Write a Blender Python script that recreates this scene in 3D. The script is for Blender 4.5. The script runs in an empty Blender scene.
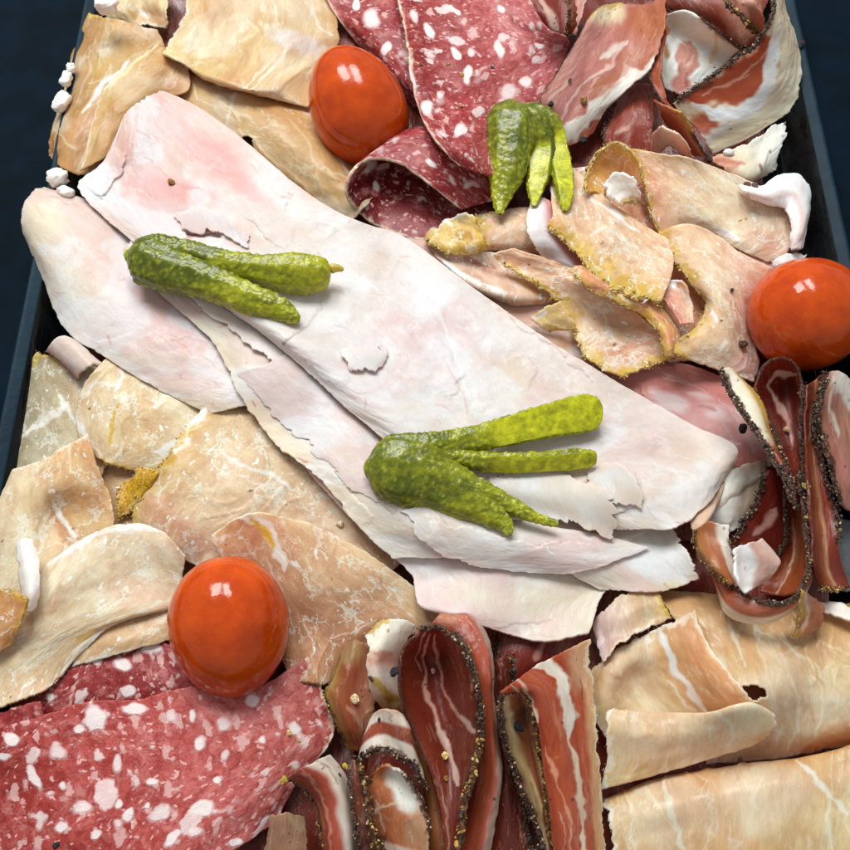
import bpy, math, random
import numpy as np
from mathutils import Vector
SC = bpy.context.scene
COL = SC.collection
rng = random.Random(7)
CM = 0.01
# ------------------------------------------------------------------ camera
F = 920.0; TILT = math.radians(23.5); D = F/850*21.0; ZR = 2.0
ca, sa = math.cos(TILT), math.sin(TILT)
CAM = np.array([0.0, -D*sa, ZR + D*ca])          # in centimetres
def P(px, py, h):
    """point of the table scene (cm) seen at photo position px,py and height h"""
    px = np.asarray(px, float); py = np.asarray(py, float); h = np.asarray(h, float)
    x = (px-425)/F; y = (425-py)/F
    dx = x; dy = ca*y + sa; dz = sa*y - ca
    t = (h-CAM[2])/dz
    return np.stack([CAM[0]+t*dx, CAM[1]+t*dy, CAM[2]+t*dz], -1)
PX = 21.0/850                                       # cm per photo pixel, roughly
def pscale(px, py, h):
    p = P(px, py, h); q = P(px+1, py, h)
    return float(np.linalg.norm(p-q))
cam = bpy.data.cameras.new('camera'); camo = bpy.data.objects.new('camera', cam); COL.objects.link(camo)
cam.sensor_width = 36; cam.lens = 36*F/850; cam.clip_start = 0.01; cam.clip_end = 50
camo.location = CAM*CM; camo.rotation_euler = (TILT, 0, 0); SC.camera = camo
# ------------------------------------------------------------------ noise
def _hash(ix, iy, seed):
    n = (ix.astype(np.int64)*374761393 + iy.astype(np.int64)*668265263 + seed*1442695041) & 0x7fffffff
    n = ((n ^ (n >> 13))*1274126177) & 0x7fffffff
    n = (n ^ (n >> 16)) & 0xffff
    return n/65535.0
def vnoise(x, y, seed=0):
    ix = np.floor(x); iy = np.floor(y); fx = x-ix; fy = y-iy
    fx = fx*fx*fx*(fx*(fx*6-15)+10); fy = fy*fy*fy*(fy*(fy*6-15)+10)
    ix = ix.astype(np.int64); iy = iy.astype(np.int64)
    a = _hash(ix, iy, seed); b = _hash(ix+1, iy, seed); c = _hash(ix, iy+1, seed); d = _hash(ix+1, iy+1, seed)
    return (a+(b-a)*fx)*(1-fy) + (c+(d-c)*fx)*fy
def fbm(x, y, seed=0, o=4, g=.5):
    s = 0; a = 1; t = 0
    x = np.asarray(x, float); y = np.asarray(y, float)
    for i in range(o):
        s = s + a*(vnoise(x*2**i+i*17.3, y*2**i-i*9.1, seed+i)-.5)*2; t += a; a *= g
    return s/t
def sstep(a, b, x):
    t = np.clip((x-a)/(b-a), 0, 1); return t*t*(3-2*t)
def lin(c):
    if isinstance(c, str):
        c = [int(c[i:i+2], 16)/255 for i in (0, 2, 4)]
    return np.array([v/12.92 if v <= .04045 else ((v+.055)/1.055)**2.4 for v in c])
# ------------------------------------------------------------------ height of the heap (so each slice lies on what is under it)
HG = 2.0; HX0, HY0 = -120, -120; HN = 560
H = np.full((HN, HN), 1.0)
_gx = HX0 + (np.arange(HN)+.5)*HG
_gy = HY0 + (np.arange(HN)+.5)*HG
_X, _Y = np.meshgrid(_gx, _gy)
EDGE_L = 92-.2036*_Y; EDGE_R = 792+.217*_Y
H[:] = np.where((_X > EDGE_L+6) & (_X < EDGE_R-6), 0.9, 1.0)
def blur(A, r):
    for ax in (0, 1):
        for _ in range(2):
            B = np.pad(A, [(r+1, r) if i == ax else (0, 0) for i in (0, 1)], mode='edge')
            c = np.cumsum(B, ax)
            A = (np.take(c, range(2*r+1, B.shape[ax]), ax) - np.take(c, range(0, B.shape[ax]-2*r-1), ax))/(2*r+1)
    return A
def maxf(A, r):
    for ax in (0, 1):
        B = A
        for k in range(1, r+1):
            B = np.maximum(B, np.maximum(np.roll(A, k, ax), np.roll(A, -k, ax)))
        A = B
    return A
def look(A, px, py):
    x = np.clip((px-HX0)/HG-.5, 0, HN-1.01); y = np.clip((py-HY0)/HG-.5, 0, HN-1.01)
    ix = x.astype(int); iy = y.astype(int); fx = x-ix; fy = y-iy
    return (A[iy, ix]*(1-fx)+A[iy, ix+1]*fx)*(1-fy) + (A[iy+1, ix]*(1-fx)+A[iy+1, ix+1]*fx)*fy
def splat(px, py, h):
    ix = np.clip(((px-HX0)/HG).astype(int), 0, HN-1).ravel(); iy = np.clip(((py-HY0)/HG).astype(int), 0, HN-1).ravel()
    np.maximum.at(H, (iy, ix), h.ravel())
# ------------------------------------------------------------------ splines
def hermite(tab, par, q):
    """tab (n,...) values at par (n,), Catmull-Rom evaluation at q"""
    n = len(par)
    if n == 2:
        t = ((q-par[0])/(par[1]-par[0])).reshape((-1,)+(1,)*(tab.ndim-1)); return tab[0]*(1-t)+tab[1]*t
    m = np.empty_like(tab)
    for i in range(n):
        if i == 0: m[i] = (tab[1]-tab[0])/(par[1]-par[0])
        elif i == n-1: m[i] = (tab[-1]-tab[-2])/(par[-1]-par[-2])
        else:
            d0 = (tab[i]-tab[i-1])/(par[i]-par[i-1]); d1 = (tab[i+1]-tab[i])/(par[i+1]-par[i])
            w0 = par[i+1]-par[i]; w1 = par[i]-par[i-1]
            m[i] = (d0*w0+d1*w1)/(w0+w1)
    k = np.clip(np.searchsorted(par, q, side='right')-1, 0, n-2)
    L = par[k+1]-par[k]; t = (q-par[k])/L
    sh = (-1,)+(1,)*(tab.ndim-1)
    t = t.reshape(sh); L = L.reshape(sh)
    return ((2*t**3-3*t**2+1)*tab[k] + (t**3-2*t**2+t)*L*m[k] + (-2*t**3+3*t**2)*tab[k+1] + (t**3-t**2)*L*m[k+1])
def chord(pts, hs=35.0):
    d = np.diff(pts, axis=0); d = np.sqrt(d[:, 0]**2+d[:, 1]**2+(hs*d[:, 2])**2) + 1e-3
    d = d**.75
    c = np.concatenate([[0], np.cumsum(d)]); return c/c[-1]
# ------------------------------------------------------------------ mesh building
def mesh_obj(name, V, Fc, mat, parent=None, col=None, sc=None, smooth=True, origin=None):
    V = np.asarray(V, float)*CM
    if parent is not None: org = np.array(parent.matrix_world.translation) if False else np.array(parent['_o'])
    else: org = V.mean(0) if origin is None else np.asarray(origin)*CM
    me = bpy.data.meshes.new(name)
    Vl = (V-org).astype(np.float32)
    me.vertices.add(len(Vl)); me.vertices.foreach_set('co', Vl.ravel())
    Fc = np.asarray(Fc); k = Fc.shape[1]
    me.loops.add(Fc.size); me.loops.foreach_set('vertex_index', Fc.ravel().astype(np.int32))
    me.polygons.add(len(Fc)); me.polygons.foreach_set('loop_start', np.arange(0, Fc.size, k, dtype=np.int32))
    me.polygons.foreach_set('loop_total', np.full(len(Fc), k, dtype=np.int32))
    me.update(calc_edges=True); me.validate()
    me.polygons.foreach_set('use_smooth', np.full(len(Fc), smooth))
    if col is not None:
        a = me.attributes.new('Col', 'FLOAT_COLOR', 'POINT')
        c = np.ones((len(V), 4), np.float32); c[:, :3] = col; a.data.foreach_set('color', c.ravel())
    if sc is not None:
        a = me.attributes.new('sc', 'FLOAT_VECTOR', 'POINT'); a.data.foreach_set('vector', np.asarray(sc, np.float32).ravel())
    me.materials.append(mat)
    o = bpy.data.objects.new(name, me); COL.objects.link(o)
    if parent is not None: o.parent = parent
    else: o.location = org; o['_o'] = [float(v) for v in org]
    return o
def tag(o, label, cat, group=None):
    o['label'] = label; o['category'] = cat
    if group: o['group'] = group
    return o
def grid_faces(nv, nu, wrap=False):
    i = np.arange(nv-1)[:, None]*nu; j = np.arange(nu if wrap else nu-1)[None]
    j2 = (j+1) % nu
    return np.stack([i+j, i+j2, i+nu+j2, i+nu+j], -1).reshape(-1, 4)
# ------------------------------------------------------------------ materials
def nt(name, rough=.45, sss=.0, rad=(1., .35, .2), scale=.003, spec=.5, coat=0.0, coat_r=.2):
    m = bpy.data.materials.new(name); m.use_nodes = True; t = m.node_tree
    b = t.nodes['Principled BSDF']
    b.inputs['Roughness'].default_value = rough
    b.inputs['Specular IOR Level'].default_value = spec
    b.inputs['Subsurface Weight'].default_value = sss
    b.inputs['Subsurface Radius'].default_value = rad
    b.inputs['Subsurface Scale'].default_value = scale
    b.inputs['Coat Weight'].default_value = coat; b.inputs['Coat Roughness'].default_value = coat_r
    return m, t, b
class N:
    def __init__(s, t): s.t = t
    def n(s, kind, **kw):
        nd = s.t.nodes.new(kind)
        for k, v in kw.items(): setattr(nd, k, v)
        return nd
    def link(s, a, b): s.t.links.new(a, b)
    def set(s, inp, v):
        if isinstance(v, bpy.types.NodeSocket): s.link(v, inp)
        else: inp.default_value = v
    def attr(s, name, out='Color'):
        a = s.n('ShaderNodeAttribute'); a.attribute_name = name; return a.outputs[out]
    def noise(s, vec, scale, detail=3, rough=.5, dist=0.0, out='Fac'):
        a = s.n('ShaderNodeTexNoise'); s.link(vec, a.inputs['Vector']); a.inputs['Scale'].default_value = scale
        a.inputs['Detail'].default_value = detail; a.inputs['Roughness'].default_value = rough; a.inputs['Distortion'].default_value = dist
        return a.outputs[out]
    def math(s, op, a, b=0.0, c=None):
        nd = s.n('ShaderNodeMath', operation=op); s.set(nd.inputs[0], a); s.set(nd.inputs[1], b)
        if c is not None: s.set(nd.inputs[2], c)
        return nd.outputs[0]
    def vmath(s, op, a, b):
        nd = s.n('ShaderNodeVectorMath', operation=op); s.set(nd.inputs[0], a); s.set(nd.inputs[1], b); return nd.outputs[0]
    def ramp(s, v, a, b, lo=0.0, hi=1.0):
        nd = s.n('ShaderNodeMapRange', interpolation_type='SMOOTHSTEP'); s.set(nd.inputs[0], v)
        nd.inputs[1].default_value = a; nd.inputs[2].default_value = b; nd.inputs[3].default_value = lo; nd.inputs[4].default_value = hi
        return nd.outputs[0]
    def mix(s, f, a, b, mode='MIX'):
        nd = s.n('ShaderNodeMix', data_type='RGBA', blend_type=mode); s.set(nd.inputs[0], f)
        s.set(nd.inputs[6], a); s.set(nd.inputs[7], b); return nd.outputs[2]
    def vor(s, vec, scale, feature='F1', rnd=1.0, out='Distance'):
        a = s.n('ShaderNodeTexVoronoi', feature=feature); s.link(vec, a.inputs['Vector']); a.inputs['Scale'].default_value = scale
        a.inputs['Randomness'].default_value = rnd; return a.outputs[out], a
    def bump(s, hgt, dist, strength=1.0, nrm=None):
        nd = s.n('ShaderNodeBump'); nd.inputs['Strength'].default_value = strength; nd.inputs['Distance'].default_value = dist
        s.link(hgt, nd.inputs['Height'])
        if nrm is not None: s.link(nrm, nd.inputs['Normal'])
        return nd.outputs['Normal']
def rgb(c):
    l = lin(c); return (float(l[0]), float(l[1]), float(l[2]), 1)
MAT = {}
# vein = strength/colour of the thin pale net in the meat; sc coordinates are in photo-pixel sized units along the slice
def meat(name, rough, sss, vein=0, vcol='f4ead8', vscale=.05, speck=0, stretch=(1, 1, 1), mottle=.12, msc=.04, bumpd=.0004, sscale=.0045, coat=.0, fine=.5, warp2=14, vw=.055, fibr=.6, radc=(1., .45, .3)):
    m, t, b = nt(name, rough, sss, radc, sscale, .2, coat, .13); n = N(t)
    col = n.attr('Col'); sc = n.attr('sc', 'Vector'); scs = n.vmath('MULTIPLY', sc, stretch)
    warp = n.noise(scs, .03, 3, .6, out='Color')
    w = n.vmath('ADD', scs, n.vmath('MULTIPLY', n.vmath('SUBTRACT', warp, (.5, .5, .5)), (34, 34, 34)))
    if vein > 0:
        wp2 = n.noise(scs, .14, 3, .6, out='Color')
        wv = n.vmath('ADD', w, n.vmath('MULTIPLY', n.vmath('SUBTRACT', wp2, (.5, .5, .5)), (warp2, warp2, warp2)))
    m1 = n.noise(w, msc, 5, .62)
    f = n.ramp(m1, .3, .7, 1-mottle, 1+mottle)
    comb = n.n('ShaderNodeCombineColor'); 
    n.link(f, comb.inputs[0]); n.link(n.math('POWER', f, 1.35), comb.inputs[1]); n.link(n.math('POWER', f, 1.6), comb.inputs[2])
    col = n.mix(1.0, col, comb.outputs[0], 'MULTIPLY')
    fib = n.noise(n.vmath('MULTIPLY', w, (1, .22, 1)), .33, 3, .6)
    col = n.mix(1.0, col, n.mix(n.ramp(fib, .35, .65), (1-.05*fibr, 1-.07*fibr, 1-.1*fibr, 1), (1+.04*fibr, 1+.05*fibr, 1+.07*fibr, 1)), 'MULTIPLY')
    if vein > 0:
        d, _ = n.vor(wv, vscale, 'DISTANCE_TO_EDGE')
        br = n.noise(scs, .035, 2)
        wd = n.ramp(br, .42, .68, 0.0, vw)
        v = n.math('SUBTRACT', 1.0, n.math('DIVIDE', d, n.math('ADD', wd, .0005)))
        v = n.math('MULTIPLY', n.ramp(v, 0, 1.0), vein)
        d2, _ = n.vor(wv, vscale*2.7, 'DISTANCE_TO_EDGE')
        br2 = n.noise(scs, .07, 2)
        v2 = n.ramp(n.math('SUBTRACT', n.ramp(br2, .5, .7, 0, .07), d2), 0, .05, 0, vein*.6)
        col = n.mix(n.math('MAXIMUM', v, v2), col, rgb(vcol))
    if speck > 0:
        d3, vn = n.vor(n.vmath('MULTIPLY', w, (1, .55, 1)), .16)
        cr = n.n('ShaderNodeSeparateColor'); n.link(vn.outputs['Color'], cr.inputs[0])
        r = n.math('MULTIPLY', n.ramp(cr.outputs[0], .55, 1.0), .34)
        s_ = n.ramp(n.math('SUBTRACT', r, d3), 0, .1, 0, speck)
        col = n.mix(s_, col, rgb(vcol))
        d4, vn4 = n.vor(n.vmath('MULTIPLY', wv if vein > 0 else w, (1, .6, 1)), .34)
        cr4 = n.n('ShaderNodeSeparateColor'); n.link(vn4.outputs['Color'], cr4.inputs[0])
        pat = n.ramp(n.noise(scs, .03, 2), .4, .65)
        r4 = n.math('MULTIPLY', n.math('MULTIPLY', n.ramp(cr4.outputs[0], .45, 1.0), .36), pat)
        col = n.mix(n.ramp(n.math('SUBTRACT', r4, d4), 0, .16, 0, speck*.6), col, rgb(vcol))
    n.link(col, b.inputs['Base Color'])
    hb = n.math('ADD', n.math('MULTIPLY', n.noise(w, .09, 4, .6), 1.0), n.math('MULTIPLY', n.noise(scs, .45, 3, .65), .35*fine))
    n.link(n.bump(hb, bumpd*2.2), b.inputs['Normal'])
    if coat > 0:
        gl = n.math('ADD', n.noise(w, .16, 4, .7), n.math('MULTIPLY', n.noise(scs, .7, 2, .6), .25))
        n.link(n.bump(gl, .0007), b.inputs['Coat Normal'])
        n.link(n.ramp(n.noise(scs, .035, 3), .4, .65, coat*.3, min(1, coat*3.2)), b.inputs['Coat Weight'])
    rr = n.ramp(n.noise(scs, .06, 3), .35, .65, max(rough-.12, .05), rough+.12)
    n.link(rr, b.inputs['Roughness'])
    MAT[name] = m; return m
meat('ham', .38, .5, .22, 'f6f0ee', .012, 0, (1, .5, 1), vw=.05, fibr=.12, mottle=.05, msc=.03, bumpd=.00010, coat=.10, fine=1.0)
meat('cured', .34, .5, .32, 'f6e6c8', .014, .12, (1, .4, 1), .16, .03, .00008, coat=.22, fine=.9)
meat('roast', .36, .5, .55, 'f6efe2', .045, .8, (1, 1, 1), .15, vw=.12, warp2=20, msc=.05, bumpd=.00009, coat=.12, fine=1.0)
meat('coppa', .34, .25, .14, 'e3b4a4', .03, .1, (1.3, .35, 1), .13, .06, .00010, coat=.3)
meat('fat', .35, .5, 0, mottle=.05, bumpd=.00009, coat=.1)
# salami
m, t, b = nt('salami', .36, .12, (1, .35, .25), .002, .2, .1, .2); n = N(t)
col = n.attr('Col'); sc = n.attr('sc', 'Vector')
warp = n.noise(sc, .06, 3, .6, out='Color')
w = n.vmath('ADD', sc, n.vmath('MULTIPLY', n.vmath('SUBTRACT', warp, (.5, .5, .5)), (20, 20, 20)))
grain = n.noise(w, .12, 5, .7)
col = n.mix(n.ramp(grain, .35, .7), n.mix(1.0, col, (.72, .5, .48, 1), 'MULTIPLY'), n.mix(1.0, col, (1.2, 1.5, 1.45, 1), 'MULTIPLY'))
def blobs(vec, scale, lo, hi, rmax, soft=.05):
    d, vn = n.vor(vec, scale)
    cr = n.n('ShaderNodeSeparateColor'); n.link(vn.outputs['Color'], cr.inputs[0])
    r = n.math('MULTIPLY', n.ramp(cr.outputs[0], lo, hi), rmax)
    return n.ramp(n.math('SUBTRACT', r, d), 0, soft)
s1 = blobs(w, .036, .5, 1.0, .40, .10)
s2 = blobs(n.vmath('MULTIPLY', w, (1, .6, 1)), .085, .20, 1.0, .46, .16)
s3 = blobs(n.vmath('MULTIPLY', w, (.6, 1, 1)), .22, .2, 1.0, .46, .2)
s4 = n.ramp(n.noise(w, .07, 6, .75), .48, .68, 0, .6)
col = n.mix(s4, col, rgb('d08c86'))
fat = rgb('ead9d6'); fat2 = rgb('d7a3a0')
col = n.mix(n.math('MULTIPLY', s3, .8), col, rgb('dfb0ab'))
col = n.mix(n.math('MULTIPLY', s2, .62), col, rgb('e2bdb8'))
col = n.mix(n.math('MULTIPLY', s1, .75), col, fat)
bl = n.attr('bl', 'Fac')
col = n.mix(n.ramp(bl, .2, .8), col, rgb('e9dcda'))
n.link(col, b.inputs['Base Color'])
hb = n.math('ADD', n.noise(w, .2, 4, .65), n.math('MULTIPLY', n.math('MAXIMUM', s1, n.ramp(bl, .4, .6)), .5))
n.link(n.bump(hb, .00022), b.inputs['Normal']); n.link(n.ramp(grain, .35, .65, .28, .5), b.inputs['Roughness'])
MAT['salami'] = m
# crusts / grains
def grainy(name, rough, sp=.4, bump=.0004):
    m, t, b = nt(name, rough, .0, spec=sp); n = N(t)
    tc = n.n('ShaderNodeTexCoord'); col = n.attr('Col')
    no = n.noise(tc.outputs['Object'], 1600, 4, .65)
    n.link(n.mix(1.0, col, n.mix(n.ramp(no, .3, .7), (.6, .55, .5, 1), (1.3, 1.3, 1.3, 1)), 'MULTIPLY'), b.inputs['Base Color'])
    n.link(n.bump(no, bump), b.inputs['Normal']); MAT[name] = m; return m
grainy('pepper', .38, .6); grainy('herb', .45, .4, .0003); grainy('crumb', .5)
# ------------------------------------------------------------------ slices
def pldist(X, Y, pts):
    """distance, signed side and position along a polyline"""
    best = np.full(X.shape, 1e9); side = np.zeros(X.shape); al = np.zeros(X.shape); acc = 0
    L = sum(math.dist(pts[i], pts[i+1]) for i in range(len(pts)-1))
    for (ax, ay), (bx, by) in zip(pts[:-1], pts[1:]):
        dx, dy = bx-ax, by-ay; l2 = dx*dx+dy*dy+1e-9; l = math.sqrt(l2)
        t = np.clip(((X-ax)*dx+(Y-ay)*dy)/l2, 0, 1)
        d = np.hypot(X-ax-t*dx, Y-ay-t*dy)
        s = np.sign((X-ax)*dy-(Y-ay)*dx)
        k = d < best
        best[k] = d[k]; side[k] = s[k]; al[k] = (acc+t[k]*l)/L; acc += l
    return best, side, al
def gradient(cols, q):
    ps = np.array([c[0] for c in cols]); cs = np.array([lin(c[1]) for c in cols])
    return np.stack([np.interp(q, ps, cs[:, k]) for k in range(3)], -1)
seedc = [10]
NAMES = dict(ham='ham_slice', cured='cured_ham_slice', roast='roast_pork_slice', coppa='peppered_pork_slice', salami='salami_slice', fat='fat_curl')
GROUPS = dict(ham='cooked ham slices piled down the middle', cured='tan cured ham slices', roast='herb crusted roast pork slices', coppa='peppered dark cured pork slices', salami='red salami slices', fat='loose white fat curls')
CATS = dict(ham='ham slice', cured='cured ham slice', roast='roast pork slice', coppa='cured pork slice', salami='salami slice', fat='fat curl')
def S(kind, label, rows, col, uc=None, vc=None, st=(), bl=(), rag=2.0, rf=.12, crust=(), th=None, wr=1.0, relief=(), soft=5, step=1.6, lift=0.0, mat=None, mott=.05, rnd=0, holes=(), base=None, cap=None, zs=None):
    zs = zs or dict(ham=.75, cured=.75, roast=.72, coppa=.95, salami=.95, fat=.7)[kind]
    seedc[0] += 13; sd = seedc[0]; R = random.Random(sd)
    if kind == 'ham' and step == 1.6: step = 1.3
    K = 161; q = np.linspace(0, 1, K)
    T = []
    for r in rows:
        r = [(p[0], p[1], p[2]*zs if p[2] > 0 else p[2]) for p in r]
        p = np.array(r, float); T.append(hermite(p, chord(p), q))
    T = np.array(T)
    mid = T[:, ::20]
    dv = np.sqrt((np.diff(mid[..., 0], axis=0)**2+np.diff(mid[..., 1], axis=0)**2+(35*np.diff(mid[..., 2], axis=0))**2)).mean(1)+1e-3
    vp = np.concatenate([[0], np.cumsum(dv)]); LV = vp[-1]; vp = vp/LV
    du = np.sqrt((np.diff(T[..., 0], axis=1)**2+np.diff(T[..., 1], axis=1)**2+(35*np.diff(T[..., 2], axis=1))**2)).sum(1)
    LU = du.max(); LUm = np.median(du)
    nu = int(np.clip(LU/step, 8, 560)); nv = int(np.clip(LV/step, 8, 560))
    rg = rag if isinstance(rag, (tuple, list)) else (rag,)*4
    rg = tuple(x_*dict(cured=.6, roast=.65, ham=.75).get(kind, 1) for x_ in rg)
    u = np.linspace(0, 1, nu); v = np.linspace(0, 1, nv)
    def ragn(s, k):
        a = fbm(s*rf+k*31, s*0+sd, sd+k, 4, .6)
        b = fbm(s*(.3 if rg[0] < 4.5 else .16), s*0+k, sd+k+50, 4, .6)
        return np.clip(.5+a*1.4, 0, 2) + (.2+.8*np.maximum(a, 0))*np.maximum(b+.1, 0)*1.2
    U, V = np.meshgrid(u, v)
    e0 = rg[0]*ragn(v*LV, 1)/LUm; e1 = rg[1]*ragn(v*LV, 2)/LUm
    if rnd:
        vv = np.minimum(v, 1-v)*LV; cap_ = np.where(vv < rnd, rnd-np.sqrt(np.maximum(rnd**2-(rnd-vv)**2, 0)), 0)/LUm
        e0 = e0+cap_; e1 = e1+cap_
    e0 = np.clip(e0, 0, min(.42, 12/LUm)); e1 = np.clip(e1, 0, min(.42, 12/LUm))
    f0 = np.clip(rg[2]*ragn(u*LUm, 3)/LV, 0, min(.42, 12/LV)); f1 = np.clip(rg[3]*ragn(u*LUm, 4)/LV, 0, min(.42, 12/LV))
    fo = lambda A, D, Lx: (A[0][:, None] if A[1] else A[0][None])*np.exp(-D*Lx/16)
    if rnd: U = e0.min()*0+U
    U2 = np.clip(U+fo((e0, 1), U, LUm)*(1-U)-fo((e1, 1), 1-U, LUm)*U, 0, 1)
    V2 = np.clip(V+fo((f0, 0), V, LV)*(1-V)-fo((f1, 0), 1-V, LV)*V, 0, 1)
    # evaluate: rows direction by hermite per column of table with linear lookup
    G = np.empty((nv, nu, 3))
    k = U2*(K-1); k0 = np.clip(k.astype(int), 0, K-2); fr = (k-k0)[..., None]
    # slopes along v for the whole table
    n = len(T); m = np.empty_like(T)
    if n == 2: m[:] = (T[1]-T[0])
    else:
        for i in range(n):
            if i == 0: m[i] = (T[1]-T[0])/(vp[1]-vp[0])
            elif i == n-1: m[i] = (T[-1]-T[-2])/(vp[-1]-vp[-2])
            else:
                d0 = (T[i]-T[i-1])/(vp[i]-vp[i-1]); d1 = (T[i+1]-T[i])/(vp[i+1]-vp[i]); w0 = vp[i+1]-vp[i]; w1 = vp[i]-vp[i-1]
                m[i] = (d0*w0+d1*w1)/(w0+w1)
    r = np.clip(np.searchsorted(vp, V2.ravel(), side='right')-1, 0, n-2).reshape(V2.shape)
    Lr = (vp[r+1]-vp[r]); t = ((V2-vp[r])/Lr)[..., None]; Lr = Lr[..., None]
    def lk(A, rr): return A[rr, k0]*(1-fr)+A[rr, k0+1]*fr
    G = (2*t**3-3*t**2+1)*lk(T, r)+(t**3-2*t**2+t)*Lr*lk(m, r)+(-2*t**3+3*t**2)*lk(T, r+1)+(t**3-t**2)*Lr*lk(m, r+1)
    X, Y, Z = G[..., 0], G[..., 1], G[..., 2]
    if base is None:
        B = blur(maxf(H, 2), soft); B2 = look(B, X, Y)
        B2 = .65*B2+.35*B2.mean()*1.0 if soft > 20 else B2
    else: B2 = base
    Z = Z+B2+lift
    # relief marks in the surface: flake edges, creases, ridges
    for rl in relief:
        typ, pts, amt = rl[0], rl[1], rl[2]; W = rl[3] if len(rl) > 3 else 14
        wx = X+7*fbm(X*.06, Y*.06, sd+3, 5, .6); wy = Y+7*fbm(X*.06+9, Y*.06, sd+4, 5, .6)
        d, s, al = pldist(wx, wy, pts); fade = sstep(0, .08, al)*sstep(1, .92, al)
        if typ == 'step': Z = Z+.33*amt*fade*sstep(-.9, .9, d*s)*np.exp(-np.maximum(d*s, 0)/(W*1.6))
        elif typ == 'ridge': Z = Z+amt*fade*np.exp(-(d/W)**2)
        elif typ == 'dent': Z = Z-amt*fade*np.exp(-(d/W)**2)
    W3 = P(X, Y, Z)
    tu = np.gradient(W3, axis=1); tv = np.gradient(W3, axis=0)
    su = np.cumsum(np.linalg.norm(tu, axis=-1), 1).mean(0)/PX; sv = np.cumsum(np.linalg.norm(tv, axis=-1), 0).mean(1)/PX
    off = (R.uniform(0, 400), R.uniform(0, 400))
    SU, SV = np.meshgrid(su+off[0], sv+off[1])
    Nn = np.cross(tu, tv); Nn /= np.linalg.norm(Nn, axis=-1, keepdims=True)+1e-9
    if Nn[..., 2].mean() < 0: Nn = -Nn; flip = True
    else: flip = False
    edge = np.minimum(np.minimum(U, 1-U)*LUm, np.minimum(V, 1-V)*LV)
    ee = 1+1.2*np.exp(-edge/5)
    dis = (dict(ham=.035).get(kind, .065)*fbm(SU*.022, SV*.022, sd+7, 2)+.012*fbm(SU*.09, SV*.09, sd+8, 2)+.02*fbm(SU*.12, SV*.12, sd+9, 3)*(ee-1))*wr*(.7 if kind == 'ham' else 1)
    if kind in ('cured', 'coppa', 'roast'):
        wr_ = 1-np.abs(fbm(SU*.05+1.5*fbm(SU*.02, SV*.02, sd, 2), SV*.012, sd+15, 2))*2.2
        dis = dis+dict(cured=.045, coppa=.02, roast=.03)[kind]*np.clip(wr_, 0, 1)**3*sstep(-.1, .25, fbm(SU*.015, SV*.015, sd+16, 2))
    W3 = W3+Nn*dis[..., None]
    splat(X, Y, Z+dis*np.abs(Nn[..., 2])+.015)
    # colour of the meat, plus shade and highlights painted on some slices
    nx = X+3.5*fbm(X*.07, Y*.07, sd+21, 3); ny = Y+3.5*fbm(X*.07+50, Y*.07, sd+22, 3)
    C = np.tile(lin(col), (nv, nu, 1)).astype(float)
    un = U+.05*fbm(SV*.05, SU*.05, sd+31, 3); vn_ = V+.05*fbm(SU*.05, SV*.05, sd+32, 3)
    if uc: C = gradient(uc, un)
    if vc: C = gradient(vc, vn_)
    mt = fbm(SU*.022, SV*.022, sd+41, 3)
    C = C*(1+mott*mt[..., None]*np.array([1., 1.7, 2.2])*2)
    bb = np.zeros((nv, nu))
    bl = [((b[0], b[1], b[2], b[3]*.84, b[4]*.84)+tuple(b[5:6] or (0,))+(.5, R.uniform(.6, .95))) if b[0] == 'F' else b for b in bl]
    if kind == 'salami':
        for _ in range(int(LUm*LV/380)):
            vi, ui = R.randrange(nv), R.randrange(nu); r_ = R.choice([1.6, 2.2, 2.2, 3, 3, 4, 5.5])
            bl.append(('F', X[vi, ui], Y[vi, ui], r_, r_*R.uniform(.5, 1.2), R.uniform(0, 180), .8, R.uniform(.3, .62)))
    for b in bl:
        c, bx, by, rx, ry = b[:5]; rot = math.radians(b[5]) if len(b) > 5 else 0; sf = b[6] if len(b) > 6 else .25; al = b[7] if len(b) > 7 else 1
        cx, sy = math.cos(rot), math.sin(rot)
        dx = nx-bx; dy = ny-by; d = np.hypot((dx*cx+dy*sy)/rx, (-dx*sy+dy*cx)/ry)
        d = d*(1+.22*fbm(nx*.12, ny*.12, sd+60, 2))
        mk = sstep(1+sf, 1-sf, d)
        if c == 'F': bb = np.maximum(bb, mk*al)
        else: C = C*(1-al*mk[..., None])+lin(c)*al*mk[..., None]
    auto = []
    if kind == 'ham' and LUm*LV > 9000:
        for _ in range(int(LUm*LV/1500)):
            vi, ui = R.randrange(nv), R.randrange(nu); a_ = R.uniform(-.9, .2); l_ = R.uniform(4, 22); x0, y0 = X[vi, ui], Y[vi, ui]
            q_ = [(x0+l_*k_*math.cos(a_)/3+R.uniform(-2, 2), y0-l_*k_*math.sin(a_)/3+R.uniform(-2, 2)) for k_ in range(4)]
            auto.append((R.choice(['cfa096', 'd8b0a8', 'faf6f4', 'faf6f4', 'e6d2b8']), R.uniform(.7, 2.2), q_, R.uniform(.25, .6)))
    if kind in ('coppa', 'roast') and step < 2:
        for _ in range(int(dict(coppa=9, roast=3)[kind]*min(2, LUm*LV/9000+.2))):
            vi, ui = R.randrange(nv), R.randrange(nu); x0, y0 = X[vi, ui], Y[vi, ui]
            auto.append((R.choice(['2a1a12', '4a2c1a', '1c1410', 'b08a4c']), R.uniform(1.2, 2.4), [(x0, y0), (x0+R.uniform(-1.6, 1.6), y0+R.uniform(-1.6, 1.6))], .85, .3))
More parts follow.
